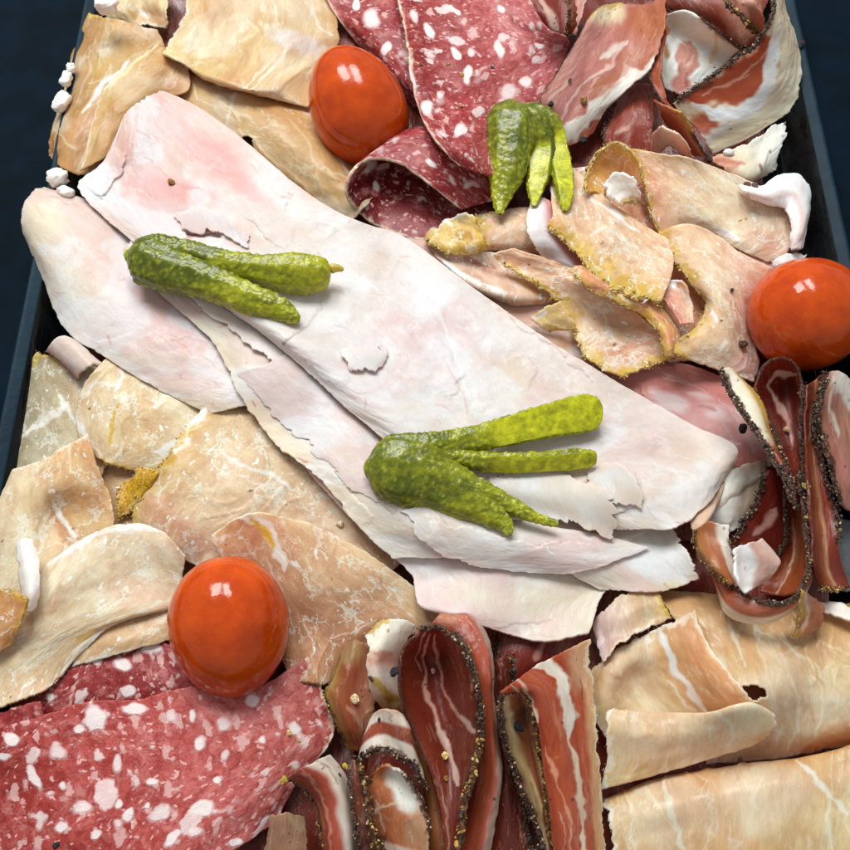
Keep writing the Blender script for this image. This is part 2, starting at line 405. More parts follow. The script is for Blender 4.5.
    if kind in ('cured', 'roast', 'coppa') and step < 2:
        for _ in range(int(dict(cured=16, roast=9, coppa=5)[kind]*min(1.6, LUm*LV/22000+.25))):
            n_ = R.randint(4, 7); along = kind == 'coppa' or R.random() < .93
            a_, b_ = R.random(), R.uniform(.03, .97); ln_ = R.uniform(.12, .4)
            q_ = []
            for i_ in range(n_):
                p_ = min(.999, max(0, a_+ln_*(i_/(n_-1)-.5))); o_ = min(.999, max(0, b_+R.uniform(-.025, .025)))
                vi, ui = (p_, o_) if along else (o_, p_)
                q_.append((X[int(vi*nv), int(ui*nu)], Y[int(vi*nv), int(ui*nu)]))
            if math.dist(q_[0], q_[-1]) < 4: continue
            if kind == 'coppa': auto.append((R.choice(['dba898', 'e8c8b8', '5c2018']), R.uniform(.8, 2.2), q_, R.uniform(.25, .6)))
            elif R.random() < .3: auto.append(('b57c58', R.uniform(3, 8), q_, R.uniform(.12, .3), 1.0))
            else: auto.append((R.choice(['f6e8d2', 'f3e0c2', 'f8f0e4']), R.uniform(.9, 2.6), q_, R.uniform(.15, .5), .9))
    if kind == 'cured':
        k2 = (sstep(.0, .35, fbm(SU*.011, SV*.011, sd+51, 3))*.45)[..., None]; C = C*(1-k2)+lin('c98c68')*k2
        k2 = (sstep(.02, .4, fbm(SU*.013, SV*.013, sd+52, 3))*.5)[..., None]; C = C*(1-k2)+lin('ecd4b8')*k2  # pale highlights mixed into the colour in noise patches
    if kind == 'ham':
        k2 = (sstep(.0, .4, fbm(SU*.010, SV*.010, sd+51, 4))*.55)[..., None]; C = C*(1-k2)+lin('e2bfbe')*k2
        k2 = (sstep(.05, .35, fbm(SU*.018, SV*.018, sd+52, 4))*.5)[..., None]; C = C*(1-k2)+lin('f6f2f2')*k2
    for s_ in list(st)+auto:
        c, w, pts = s_[:3]; al = s_[3] if len(s_) > 3 else 1.0; sf = s_[4] if len(s_) > 4 else .5
        d, _, a = pldist(nx, ny, pts)
        ww = w*.5*(1+.9*fbm(nx*.07, ny*.07, sd+70, 3))*(.35+.65*np.minimum(1, np.minimum(a, 1-a)*7))
        mk = al*sstep(1+sf, max(1-sf, 0), d/np.maximum(ww, .3)) 
        C = C*(1-mk[..., None])+lin(c)*mk[..., None]
    for cr in crust:
        e, a0, a1, typ, size = cr[:5]
        if typ == 'spice': typ = 'pepper'
        dist = {'u0': U*LUm, 'u1': (1-U)*LUm, 'v0': V*LV, 'v1': (1-V)*LV}[e]; al_ = V if e[0] == 'u' else U
        wd_ = size*dict(pepper=.8, herb=1.9, lace=1.6)[typ]*(.75+1.1*fbm(X*.08, Y*.08, sd+77, 3)+.6*fbm(X*.3, Y*.3, sd+78, 2))
        k = sstep(1.15, .6, dist/np.maximum(wd_, .5))*sstep(a0-.04, a0+.02, al_)*sstep(a1+.04, a1-.02, al_)*dict(pepper=.75, herb=.85, lace=.7)[typ]
        sc_ = dict(pepper='4a2c1c', herb='c6a658', lace='efe4cc')[typ]
        C = C*(1-k[..., None])+lin(sc_)*k[..., None]
    lum = C@np.array([.3, .5, .2]); k_ = dict(ham=1.25, cured=1.16, roast=1.12, coppa=1.1, salami=1.02, fat=1.0)[kind]
    C = lum[..., None]+(C-lum[..., None])*k_
    if kind == 'cured': C = C*np.array([1.05, .985, 1.06])
    if kind == 'roast': C = C*np.array([1.04, .98, 1.03])
    if kind == 'coppa' and mat != 'fat': C = C*np.array([.78, .76, .70])
    if kind == 'ham': C = C*np.array([.90, .865, .865])
    C = np.clip(C, .004, .92)
    fc = grid_faces(nv, nu)
    for hx, hy, hr1, hr2 in holes:
        d = np.hypot((nx-hx)/hr1, (ny-hy)/hr2)*(1+.35*fbm(X*.2, Y*.2, sd+90, 3))
        keep = (d.ravel()[fc] > 1).all(1); fc = fc[keep]
    if flip: fc = fc[:, ::-1]
    o = mesh_obj(NAMES[kind], W3.reshape(-1, 3), fc, MAT[mat or kind], col=C.reshape(-1, 3), sc=np.stack([SU, SV, SU*0+sd*3.3], -1).reshape(-1, 3))
    if kind == 'salami' or mat == 'salami':
        a = o.data.attributes.new('bl', 'FLOAT', 'POINT'); a.data.foreach_set('value', bb.ravel().astype(np.float32))
    md = o.modifiers.new('thickness', 'SOLIDIFY')
    md.thickness = (th if th else dict(ham=.07, cured=.04, roast=.06, coppa=.06, salami=.09, fat=.10)[kind])*CM; md.offset = 0; md.use_even_offset = False
    tag(o, label, CATS[kind], GROUPS[kind])
    for cr in crust:
        e, a0, a1, typ, size = cr[:5]; dens = cr[5] if len(cr) > 5 else 1
        if e == 'u0': ln, inn = W3[:, 0], W3[:, min(3, nu-1)]
        elif e == 'u1': ln, inn = W3[:, -1], W3[:, -4]
        elif e == 'v0': ln, inn = W3[0], W3[min(3, nv-1)]
        else: ln, inn = W3[-1], W3[-4]
        i0, i1 = int(a0*len(ln)), max(int(a1*len(ln)), int(a0*len(ln))+4)
        CR(o, ln[i0:i1], inn[i0:i1], typ, size, dens, R)
    return o
ICO = None
def ico():
    global ICO
    if ICO is None:
        p = (1+5**.5)/2
        v = np.array([(-1, p, 0), (1, p, 0), (-1, -p, 0), (1, -p, 0), (0, -1, p), (0, 1, p), (0, -1, -p), (0, 1, -p), (p, 0, -1), (p, 0, 1), (-p, 0, -1), (-p, 0, 1)], float)
        v /= np.linalg.norm(v[0])
        f = [(0, 11, 5), (0, 5, 1), (0, 1, 7), (0, 7, 10), (0, 10, 11), (1, 5, 9), (5, 11, 4), (11, 10, 2), (10, 7, 6), (7, 1, 8), (3, 9, 4), (3, 4, 2), (3, 2, 6), (3, 6, 8), (3, 8, 9), (4, 9, 5), (2, 4, 11), (6, 2, 10), (8, 6, 7), (9, 8, 1)]
        ICO = (v, np.array(f))
    return ICO
PAL = dict(pepper=(['241c16', '33271e', '4a382a', '1b1714', '5c4632', '7d6848', 'a08858', '20262c', '6a3a28', 'b8a888', 'd0c4ae'], [4, 4, 4, 4, 3, 2.4, 1.6, 1.6, 2, 1.4, .8], '472a1c'),
           herb=(['cdb15c', 'b89a44', 'dfcf92', '9c7c28', 'e6dcb4', '8a8436', 'c2a05a', '7a5a22'], [5, 4, 3, 2, 2, 1, 3, 1], 'cfb26a'),
           lace=(['efe3cb', 'e3d0a6', 'f5efe2', 'd9be85', 'e8dcc4'], [4, 2, 3, 1.2, 3], 'ead9bb'),
           spice=(['a8823c', 'c0a050', '4a3522', '2b2018', '7c5a2a', 'd9c686', '1d1a17'], [4, 3, 3, 3, 3, 2, 2], '6b4424'))
def CR(parent, ln, inn, typ, size, dens, R):
    """crust along the edge of a slice: a rough band with grains bedded in it"""
    pal, wts, bc = PAL[typ]
    rs = np.random.RandomState(R.randrange(10**6)); sz = size*PX
    seg = np.concatenate([[0], np.cumsum(np.linalg.norm(np.diff(ln, axis=0), axis=1))]); L = seg[-1]
    n = max(int(L/(sz*.28)), 6); q = np.linspace(0, L, n)
    C0 = np.stack([np.interp(q, seg, ln[:, k]) for k in range(3)], -1)
    I0 = np.stack([np.interp(q, seg, inn[:, k]) for k in range(3)], -1)
    T = np.gradient(C0, axis=0); T /= np.linalg.norm(T, axis=1, keepdims=True)+1e-9
    O = C0-I0; O -= T*(O*T).sum(1, keepdims=True); O /= np.linalg.norm(O, axis=1, keepdims=True)+1e-9
    Bn = np.cross(T, O)
    if Bn[:, 2].mean() < 0: Bn = -Bn
    na = 9; A = np.linspace(0, 2*math.pi, na, endpoint=False)
    jj, aa = np.meshgrid(np.arange(na), q)
    rr = sz*.5*(.75+.55*fbm(aa/sz*1.1+3, jj*1.0, R.randrange(999), 3)*1.4)
    gap = .35+.65*sstep(-.25, .05, fbm(q/sz*.35, q*0, R.randrange(999), 2)) if typ in ('herb', 'lace') else np.ones(n)
    end = np.minimum(1, np.minimum(np.arange(n), np.arange(n)[::-1])/2.5)
    rr = rr*(gap*end)[:, None]*dict(pepper=.62, herb=.6, lace=.25, spice=.62)[typ]
    V = C0[:, None]+O[:, None]*(np.cos(A)[None, :, None]*rr[..., None]*.95)+Bn[:, None]*(np.sin(A)[None, :, None]*rr[..., None]*1.05)
    V = V.reshape(-1, 3); Fq = grid_faces(n, na, True)
    Ft = np.concatenate([Fq[:, [0, 1, 2]], Fq[:, [0, 2, 3]]])
    b = lin(bc); cc = b*(1+.5*fbm(jj*.8, aa/sz*.9, 5, 3).reshape(-1, 1)) 
    cs = [np.clip(cc, .005, .9)]; vs = [V]; fs = [Ft]; base = len(V)
    iv, iff = ico(); w = np.array(wts)/sum(wts); palc = np.array([lin(c) for c in pal])
    m = int(L/sz*dict(pepper=13, spice=10, herb=7, lace=2.2)[typ]*dens)
    for _ in range(m):
        k = rs.randint(n); g = gap[k]
        if g < .6 and rs.rand() < .6: continue
        a = rs.uniform(-.5, math.pi+.5); rad = sz*.5*rs.uniform(.45, .95)*(1 if typ in ('pepper', 'spice') else rs.uniform(.3, 1.6))
        c = C0[k]+O[k]*math.cos(a)*rad+Bn[k]*math.sin(a)*rad*.95+T[k]*rs.uniform(-.3, .3)*sz
        s_ = sz*rs.uniform(.06, .22)*(1.7 if rs.rand() < .12 else 1)*(.8 if typ == 'lace' else 1)
        M = np.linalg.qr(rs.randn(3, 3))[0]*np.array([1, rs.uniform(.5, 1), rs.uniform(.35, .8)])
        vv = (iv*rs.uniform(.75, 1.2, (12, 1)))@M.T*s_+c
        vs.append(vv); fs.append(iff+base); base += 12
        cs.append(np.tile(palc[rs.choice(len(pal), p=w)]*rs.uniform(.8, 1.2), (12, 1)))
    nm = dict(pepper='pepper_crust', herb='herb_crust', lace='torn_edge', spice='spice_crust')[typ]
    return mesh_obj(nm, np.concatenate(vs), np.concatenate(fs), MAT['pepper' if typ in ('pepper', 'spice') else 'herb'], parent=parent, col=np.clip(np.concatenate(cs), .003, .9), smooth=False)
# ------------------------------------------------------------------ light, table, tray
wd = bpy.data.worlds.new('World'); SC.world = wd; wd.use_nodes = True
bg = wd.node_tree.nodes['Background']; bg.inputs[0].default_value = (1.0, 1.0, 1.0, 1); bg.inputs[1].default_value = .40
SC.view_settings.view_transform = 'Standard'; SC.view_settings.look = 'None'; SC.view_settings.exposure = 0; SC.view_settings.gamma = 1
def area(name, d, dist, sx, sy, power, colr, off=(0, 0, 0)):
    l = bpy.data.lights.new(name, 'AREA'); l.shape = 'RECTANGLE'; l.size = sx*CM; l.size_y = sy*CM; l.energy = power; l.color = colr
    o = bpy.data.objects.new(name, l); COL.objects.link(o)
    d = Vector(d).normalized(); o.location = (d*dist+Vector(off))*CM; o.rotation_euler = (-d).to_track_quat('-Z', 'Y').to_euler(); return o
area('window_light', (-.14, .56, .82), 110, 32, 46, 8.3, (1, .985, .97), (-21, 0, 0))
area('window_light', (-.14, .56, .82), 110, 25, 46, 6.7, (1, .985, .97), (18, 0, 0))
# table top
m, t, b = nt('table_top', .7, spec=.05); n = N(t); tc = n.n('ShaderNodeTexCoord').outputs['Object']
n.link(n.mix(n.ramp(n.noise(tc, 60, 4), .3, .7), rgb('030f18'), rgb('051825')), b.inputs['Base Color'])
n.link(n.bump(n.noise(tc, 900, 2), .0001), b.inputs['Normal'])
g = 150; V = [(-g, -g, -.06), (g, -g, -.06), (g, g, -.06), (-g, g, -.06)]
o = mesh_obj('table_top', V, [(0, 1, 2, 3)], m); o['kind'] = 'structure'
# serving tray
def rrect(x0, x1, y0, y1, r, z, k=10):
    pts = []
    for cx, cy, a0 in ((x1-r, y1-r, 0), (x0+r, y1-r, 90), (x0+r, y0+r, 180), (x1-r, y0+r, 270)):
        for i in range(k):
            a = math.radians(a0+90*i/(k-1)); pts.append((cx+r*math.cos(a), cy+r*math.sin(a), z))
    return pts
RIM = 1.0
xl = float(P(-2, 425, RIM)[0]); xr = float(P(889, 425, RIM)[0]); yb = float(P(425, 960, RIM)[1]); yt = float(P(425, -190, RIM)[1])
def loops(prof, k=10):
    V = []
    for ins, z in prof: V += rrect(xl+ins, xr-ins, yb+ins, yt-ins, max(2.2-ins, .6), z, k)
    return V, grid_faces(len(prof), 4*k, True)
m1, t, b = nt('tray_plastic', .3, spec=.25); n = N(t); tc = n.n('ShaderNodeTexCoord').outputs['Object']
n.link(n.mix(n.ramp(n.noise(tc, 70, 4), .4, .75), rgb('05080a'), rgb('0d1315')), b.inputs['Base Color'])
n.link(n.ramp(n.noise(tc, 110, 5, .7), .35, .7, .12, .42), b.inputs['Roughness']); n.link(n.bump(n.noise(tc, 160, 3), .0002), b.inputs['Normal'])
m2, t, b = nt('tray_rim', .5, spec=.12); n = N(t); tc = n.n('ShaderNodeTexCoord').outputs['Object']
n.link(n.mix(n.ramp(n.noise(tc, 120, 3), .3, .7), rgb('062230'), rgb('0a2c3a')), b.inputs['Base Color'])
n.link(n.bump(n.noise(tc, 500, 2), .0001), b.inputs['Normal'])
tray = bpy.data.objects.new('serving_tray', None); COL.objects.link(tray); tray['_o'] = [0.0, 0.0, 0.0]; tray.empty_display_size = .01
tag(tray, 'black plastic serving tray with a dark teal rim under all the meat', 'tray')
V, fc = loops([(1.15, 0.0), (1.0, .05), (.62, RIM-.3), (.5, RIM-.12), (.40, RIM-.03)])
V = list(V); c0 = len(V)-0
base_ring = V[:40]; ctr = ((xl+xr)/2, (yb+yt)/2, 0.0); V.append(ctr); ci = len(V)-1
tri = [(i, (i+1) % 40, ci, ci) for i in range(40)]
me_f = [tuple(f) for f in fc]
bm_v = V; mo = bpy.data.meshes.new('tray_base'); mo.from_pydata([tuple(np.array(p)*CM) for p in V], [], [f for f in me_f]+[(a, bq, ci) for a, bq, _, _ in tri]); mo.materials.append(m1)
ob = bpy.data.objects.new('tray_base', mo); COL.objects.link(ob); ob.parent = tray
for p in mo.polygons: p.use_smooth = True
V, fc = loops([(.42, RIM-.05), (.36, RIM), (.16, RIM+.03), (.10, RIM+.07), (.04, RIM+.03), (0, RIM-.1), (-.02, RIM-.3), (.05, RIM-.32), (.25, RIM-.4), (.6, -.03)])
mesh_obj('tray_rim', V, fc, m2, parent=tray)
# ------------------------------------------------------------------ tomatoes
def tomato_mat():
    m, t, b = nt('tomato_skin', .16, .15, (1, .3, .05), .004, .32, .12, .1); n = N(t)
    tc = n.n('ShaderNodeTexCoord').outputs['Object']; col = n.attr('Col')
    no = n.noise(tc, 130, 4, .6); sp = n.noise(tc, 1500, 2)
    c = n.mix(n.ramp(no, .3, .7), n.mix(1., col, (.82, .72, .7, 1), 'MULTIPLY'), n.mix(1., col, (1.12, 1.2, 1.1, 1), 'MULTIPLY'))
    c = n.mix(n.ramp(sp, .62, .75, 0, .25), c, rgb('e06a20'))
    n.link(c, b.inputs['Base Color']); n.link(n.bump(n.noise(tc, 260, 3, .6), .00012), b.inputs['Normal'])
    n.link(n.ramp(n.noise(tc, 420, 3), .35, .7, .10, .2), b.inputs['Roughness'])
    return m
TM = tomato_mat()
def tomato(px, py, a, bx, rot, label, sink=.75, egg=.12, dimple=None):
    """a = half width, bx = half length in photo pixels, rot = tilt of the long axis from image-up, clockwise"""
    B = float(look(blur(maxf(H, 2), 9), np.array([px]), np.array([py]))[0])
    hh = B+a*PX*sink
    s = pscale(px, py, hh); c = P(px, py, hh)
    nv, nu = 90, 120
    th = np.linspace(0, math.pi, nv)[:, None]; ph = np.linspace(0, 2*math.pi, nu, endpoint=False)[None]
    z = np.cos(th)*np.ones_like(ph); r = np.sin(th)
    r = r*(1-egg*z)
    x = r*np.cos(ph)*a; y = z*bx; zz = r*np.sin(ph)*a
    f = 1+.012*fbm(x*.03+9, zz*.03+y*.03, int(px), 3)
    x, y, zz = x*f, y*f, zz*f
    if dimple is not None:
        d = np.hypot(x-dimple[0], y-dimple[1]); zz = np.where(zz > 0, zz-dimple[2]*np.exp(-(d/dimple[3])**2), zz)
    ro = math.radians(rot); cr, sr = math.cos(ro), math.sin(ro)
    X = x*cr+y*sr; Y = -x*sr+y*cr; Z = zz
    # photo frame -> scene frame (tilted with the view so that the outline lies as in the photograph)
    W = np.stack([X*s, (ca*Y-sa*Z)*s, (sa*Y+ca*Z)*s], -1)+c
    tt = (1-z)/2
    C = lin('c4490a')*np.ones((nv, nu, 1)); C = C*(1-tt[..., None]*.25)+lin('b03806')*tt[..., None]*.25  # lower end darker: underside shade mixed into the skin colour
    C = C*(1+.12*fbm(x*.05, y*.05, int(py), 3)[..., None])
    # stem scar as a small pale dry disc at the end
    sc_ = np.exp(-(th/.09)**2)*np.ones_like(ph); C = C*(1-sc_[..., None]*.6)+lin('7a5a2a')*sc_[..., None]*.6
    o = mesh_obj('cherry_tomato', W.reshape(-1, 3), grid_faces(nv, nu, True)[:, ::-1], TM, col=C.reshape(-1, 3), origin=c)
    return tag(o, label, 'tomato', 'cherry tomatoes on the meat')
# ------------------------------------------------------------------ gherkins
m, t, b = nt('gherkin_skin', .24, .2, (.8, 1, .2), .003, .4, .1, .1); n = N(t)
tc = n.n('ShaderNodeTexCoord').outputs['Object']; col = n.attr('Col')
no = n.noise(tc, 420, 4, .65)
c = n.mix(n.ramp(no, .3, .7), n.mix(1., col, (.72, .7, .4, 1), 'MULTIPLY'), n.mix(1., col, (1.3, 1.22, .9, 1), 'MULTIPLY'))
n.link(c, b.inputs['Base Color']); n.link(n.bump(n.noise(tc, 900, 3, .6), .00025), b.inputs['Normal'])
MAT['gherkin'] = m
def finger(parent, name, pts, flat=.8, skin='4a5a0c', flesh='a3ad1c', cut=0.0, warts=1.0, tipcol=None, sd=0, ring=64, base=0.0, org_=(0, 0, 100)):
    """pts: (px,py,halfwidth px,height above heap cm). A finger of gherkin; cut>0 opens a pale flat cut face on that side (degrees, 90 = up)"""
    p = np.array(pts, float); par = chord(np.c_[p[:, :2], p[:, 3]*.3])
    L = np.hypot(*np.diff(p[:, :2], axis=0).T).sum(); n_ = int(L/1.0)
    q = hermite(p, par, np.linspace(0, 1, n_)); X, Y, Wd, Z = q.T; Wd = np.maximum(Wd, .6)
    c = P(X, Y, Z+base); s = pscale(float(X.mean()), float(Y.mean()), float((Z+base).mean()))
    T = np.gradient(c, axis=0); T /= np.linalg.norm(T, axis=1, keepdims=True)
    view = CAM-c; view /= np.linalg.norm(view, axis=1, keepdims=True)
    Sd = np.cross(T, view); Sd /= np.linalg.norm(Sd, axis=1, keepdims=True); Up = np.cross(Sd, T)
    A = np.linspace(0, 2*math.pi, ring, endpoint=False)
    t01 = np.linspace(0, 1, n_)
    caps = np.minimum(1, np.sqrt(np.clip(1-(1-np.minimum(t01*L, (1-t01)*L)/np.maximum(Wd*.75, 2)).clip(0, 1)**2, 0.0004, 1)))
    R0 = (Wd*caps)[:, None]*np.ones(ring)
    prof_x = np.cos(A); prof_y = np.sin(A)*flat
    cutm = np.zeros((n_, ring))
    if cut:
        ang = math.radians(cut[0]); off = cut[1]
        d = np.cos(A-ang)
        over = np.maximum(d-off, 0)
        prof_x = prof_x-over*math.cos(ang)*.93; prof_y = prof_y-over*math.sin(ang)*.93*flat
        st_ = sstep(cut[2], cut[2]+.12, t01)[:, None]
        cutm = sstep(0, .06, over)[None]*st_
        PXx = np.cos(A)[None]*(1-st_)+prof_x[None]*st_; PYy = (np.sin(A)*flat)[None]*(1-st_)+prof_y[None]*st_
    else: PXx = prof_x[None]*np.ones((n_, 1)); PYy = prof_y[None]*np.ones((n_, 1))
    # warts
    rs = np.random.RandomState(int(abs(pts[0][0]*3+pts[-1][1]*7+sd)))
    arc = A[None]*R0; lon = (t01*L)[:, None]*np.ones(ring)
    wv = np.zeros((n_, ring)); wmean = Wd.mean()
    for _ in range(int(L*wmean*2*math.pi/30*warts)):
        w0 = rs.uniform(0, L); a0 = rs.uniform(0, 2*math.pi); rr = rs.uniform(1.1, 2.3)
        da = np.abs((A-a0+math.pi) % (2*math.pi)-math.pi)[None]*R0
        wv = np.maximum(wv, rs.uniform(.5, 1)*np.exp(-((lon-w0)**2+da**2)/rr**2))
    ridg = .035*np.sin(A*7+1)[None]+.05*fbm(lon*.06, arc*.06, 4, 3)
    RR = R0*(1+ridg*(1-cutm))+wv*1.9*(1-cutm)
    V = c[:, None]+Sd[:, None]*(PXx*RR*s)[..., None]+Up[:, None]*(PYy*RR*s)[..., None]
    V = np.concatenate([V.reshape(-1, 3)])
    sk, fl = lin(skin), lin(flesh)
    gd = np.hypot(X-org_[0], Y-org_[1])/org_[2]
    Xw = X[:, None]+PXx*RR; Yw = Y[:, None]+PYy*RR
    mix = np.clip(-.05+.9*gd[:, None]+.5*fbm(Xw*.05, Yw*.05, 9, 3)+.5*fbm(lon*.03, arc*.35, 19, 2), 0, 1)[..., None]
    C = sk*(1-mix)+(sk*.35+fl*.65)*mix
    C = C*(1-.6*wv[..., None]**1.5)+lin('b9c052')*.6*wv[..., None]**1.5
    seeds = fbm(lon*.22, arc*.16, 12, 3)[..., None]
    C = C*(1-cutm[..., None])+fl*(1+.35*seeds)*cutm[..., None]
    if tipcol is not None:
        k = sstep(.55, 1, t01)[:, None, None]*.8; C = C*(1-k)+lin(tipcol)*k
    o = mesh_obj(name, V, grid_faces(n_, ring, True), MAT['gherkin'], parent=parent, col=np.clip(C, .01, .9).reshape(-1, 3))
    return o
def gherkin(label, parts):
    xs = [p for q in parts for p in q[1]]
    cx = sum(p[0] for p in xs)/len(xs); cy = sum(p[1] for p in xs)/len(xs)
    Bm = blur(maxf(H, 1), 6)
    base = max(float(look(Bm, np.array([p[0]]), np.array([p[1]]))[0]) for p in xs[:6])
    e = bpy.data.objects.new('fanned_gherkin', None); COL.objects.link(e); e.empty_display_size = .01
    o = P(cx, cy, base)*CM; e.location = o; e['_o'] = [float(v) for v in o]
    tag(e, label, 'gherkin', 'fanned gherkins on the meat')
    x0, y0 = parts[0][1][0][:2]; org_ = (x0, y0, max(math.hypot(p[0]-x0, p[1]-y0) for p in xs))
    for i, q in enumerate(parts):
        pts = []
        for p in q[1]:
            b_ = float(look(Bm, np.array([p[0]]), np.array([p[1]]))[0])
            pts.append((p[0], p[1], p[2], .5*b_+.5*base+p[3]))
        finger(e, q[0], pts, sd=i, org_=org_, **q[2])
    return e
# ------------------------------------------------------------------ filler bed under everything, coloured as the shade in the gaps
def bedrow(x0, x1, y, n, h): return [(x0+(x1-x0)*i/(n-1), y+rng.uniform(-6, 6), h+rng.uniform(-.12, .12)) for i in range(n)]
S('coppa', 'filler slice coloured like the shade in the gaps, under the top rows of meat', [bedrow(110, 765, y, 6, -.15) for y in (-40, 60, 160, 250)], '6e2b22', step=4, wr=2)
S('coppa', 'filler slice coloured like the shade in the gaps, under the middle rows of meat', [bedrow(75, 800, y, 6, -.15) for y in (230, 330, 440, 540)], '6a2a22', step=4, wr=2)
S('coppa', 'filler slice coloured like the shade in the gaps, under the bottom rows of meat', [bedrow(10, 830, y, 6, -.15) for y in (520, 640, 760, 890)], '6a2820', step=4, wr=2)
T1, T2, T3, T4 = 'c89f72', 'd9b78b', 'b5875a', 'e6cda6'
# ---------------- A  tan cured ham, top left
S('cured', 'dark tan cured ham roll passing under the egg shaped tomato', [
  [(180, 62, -.1), (182, 74, .3), (172, 92, .1), (160, 104, -.3)],
  [(248, 74, 0), (228, 100, .75), (212, 118, .5), (190, 135, -.2)],
  [(312, 92, 0), (285, 128, .95), (262, 150, .6), (240, 170, -.2)],
  [(352, 148, 0), (332, 175, .9), (315, 192, .5), (295, 208, -.2)],
  [(380, 190, 0), (368, 205, .6), (352, 222, .3), (330, 240, -.3)]], T3,
  uc=[(0, 'a87a50'), (.35, 'c39a6c'), (.7, 'd2ae84'), (1, 'b48a60')],
  st=[('ecdcc2', 3, [(236, 92), (232, 112), (225, 128)], .8), ('e8d2b0', 2, [(190, 80), (200, 100)], .7), ('e6cda8', 2, [(290, 120), (310, 145), (318, 170)], .5), ('ead6b8', 2, [(246, 130), (270, 150), (300, 182)], .5)], holes=[(249, 143, 4, 7)])
S('cured', 'frilly pale cured ham scrap at the very top left corner of the meat', [
  [(98, -14, .2), (125, -12, .5), (150, -14, .3), (176, -12, .4)],
  [(96, 2, .2), (122, 6, .7), (142, 2, .4), (168, 8, .8)],
  [(104, 14, .1), (126, 18, .5), (146, 16, .2), (170, 22, .6)],
  [(112, 24, 0), (130, 27, .2), (150, 28, .2), (168, 30, .3)]], 'dcc39c', rag=4, wr=2.2, st=[('f5efe6', 9, [(100, 2), (118, 8)], .9), ('f2e6d0', 5, [(140, 10), (150, 20)], .8), ('b98a3c', 3, [(130, 10), (136, 20)], .6)], crust=[('v1', 0, 1, 'lace', 2.2)])
S('cured', 'brownish tan cured ham slice folded over the left rim at the top left', [
  [(88, 13, .1), (108, 17, .3), (135, 24, .35), (158, 30, .2)],
  [(74, 52, -.1), (98, 55, .45), (132, 50, .6), (166, 50, .3)],
  [(63, 98, -.25), (86, 98, .5), (120, 92, .6), (160, 85, .3)],
  [(50, 138, -.35), (66, 140, .35), (92, 132, .5), (135, 122, .3)],
  [(50, 156, -.5), (62, 168, .15), (80, 176, .1), (110, 165, .1)]], 'b48c5c', soft=7,
  uc=[(0, 'a07c4c'), (.3, 'b18a5a'), (.65, 'c2996a'), (1, 'b28658')], vc=None, rag=1.5,
  st=[('f3e9d8', 4.5, [(83, 113), (92, 98), (103, 87), (116, 75), (130, 62)], .95, .8), ('e6d2b0', 2, [(56, 128), (66, 142), (78, 150)], .7), ('dcc296', 3, [(130, 60), (146, 50), (160, 44)], .7), ('cfae7c', 2, [(100, 40), (120, 30), (140, 34)], .5), ('8a6a3e', 6, [(70, 150), (85, 158)], .3)], crust=[('v0', 0, .3, 'herb', 2)])
S('cured', 'tan cured ham flap with a torn yellow edge behind the pink ham tip', [
  [(158, 44, .1), (172, 52, .3), (188, 66, .2)],
  [(128, 64, .12), (152, 74, .4), (190, 88, .2)],
  [(101, 92, .1), (128, 98, .4), (170, 100, .2)],
  [(93, 120, .1), (112, 124, .35), (140, 120, .15)],
  [(80, 172, .05), (96, 164, .2), (128, 140, .1)]], 'c59c6c', rag=(4, 1, 1, 3),
  uc=[(0, 'd8b884'), (.2, 'c59c6c'), (1, 'ac7c4c')], st=[('ead5b0', 2.5, [(104, 92), (130, 66), (160, 44)], .8), ('e0c496', 2, [(110, 110), (135, 90)], .5)], crust=[('u0', .35, 1, 'lace', 2.0)])
S('cured', 'broad light tan cured ham fold at the top edge left of the salami', [
  [(186, -16, .3), (230, -16, .6), (275, -14, .7), (330, -12, .4)],
  [(184, 14, .4), (225, 18, .9), (278, 18, 1.0), (338, 24, .6)],
  [(170, 40, .4), (222, 48, 1.0), (275, 50, 1.05), (338, 48, .5)],
  [(162, 53, .3), (208, 78, .8), (255, 92, .8), (312, 88, .4)],
  [(166, 52, -.1), (212, 78, .1), (258, 93, .1), (308, 108, .2)],
  [(180, 50, -.2), (215, 68, -.1), (258, 82, -.1), (300, 95, -.1)]], 'd6b384', rag=(4, 2, 1, 1),
  uc=[(0, 'e2c698'), (.25, 'd3ad7c'), (.55, 'dcb98c'), (.8, 'e4c8a2'), (1, 'c79c70')],
  bl=[('f3ebdf', 297, 42, 26, 9, 20, .5, .95), ('e8cfa8', 190, 34, 16, 22, 0, .6, .6), ('e0b48a', 300, 84, 22, 12, 10, .7, .5)],
  st=[('f0dfc4', 3, [(272, -5), (276, 20), (288, 38), (282, 58), (250, 88)], .85), ('eedcbc', 2, [(222, 50), (236, 34), (250, 18)], .6), ('f0e2ca', 2.5, [(310, 10), (322, 28), (335, 38)], .6), ('f0e2ca', 2, [(240, 88), (262, 70), (275, 55)], .6), ('c49a6c', 3, [(190, 60), (215, 60), (240, 70)], .4)],
  crust=[('u0', 0, .55, 'lace', 2.4)])
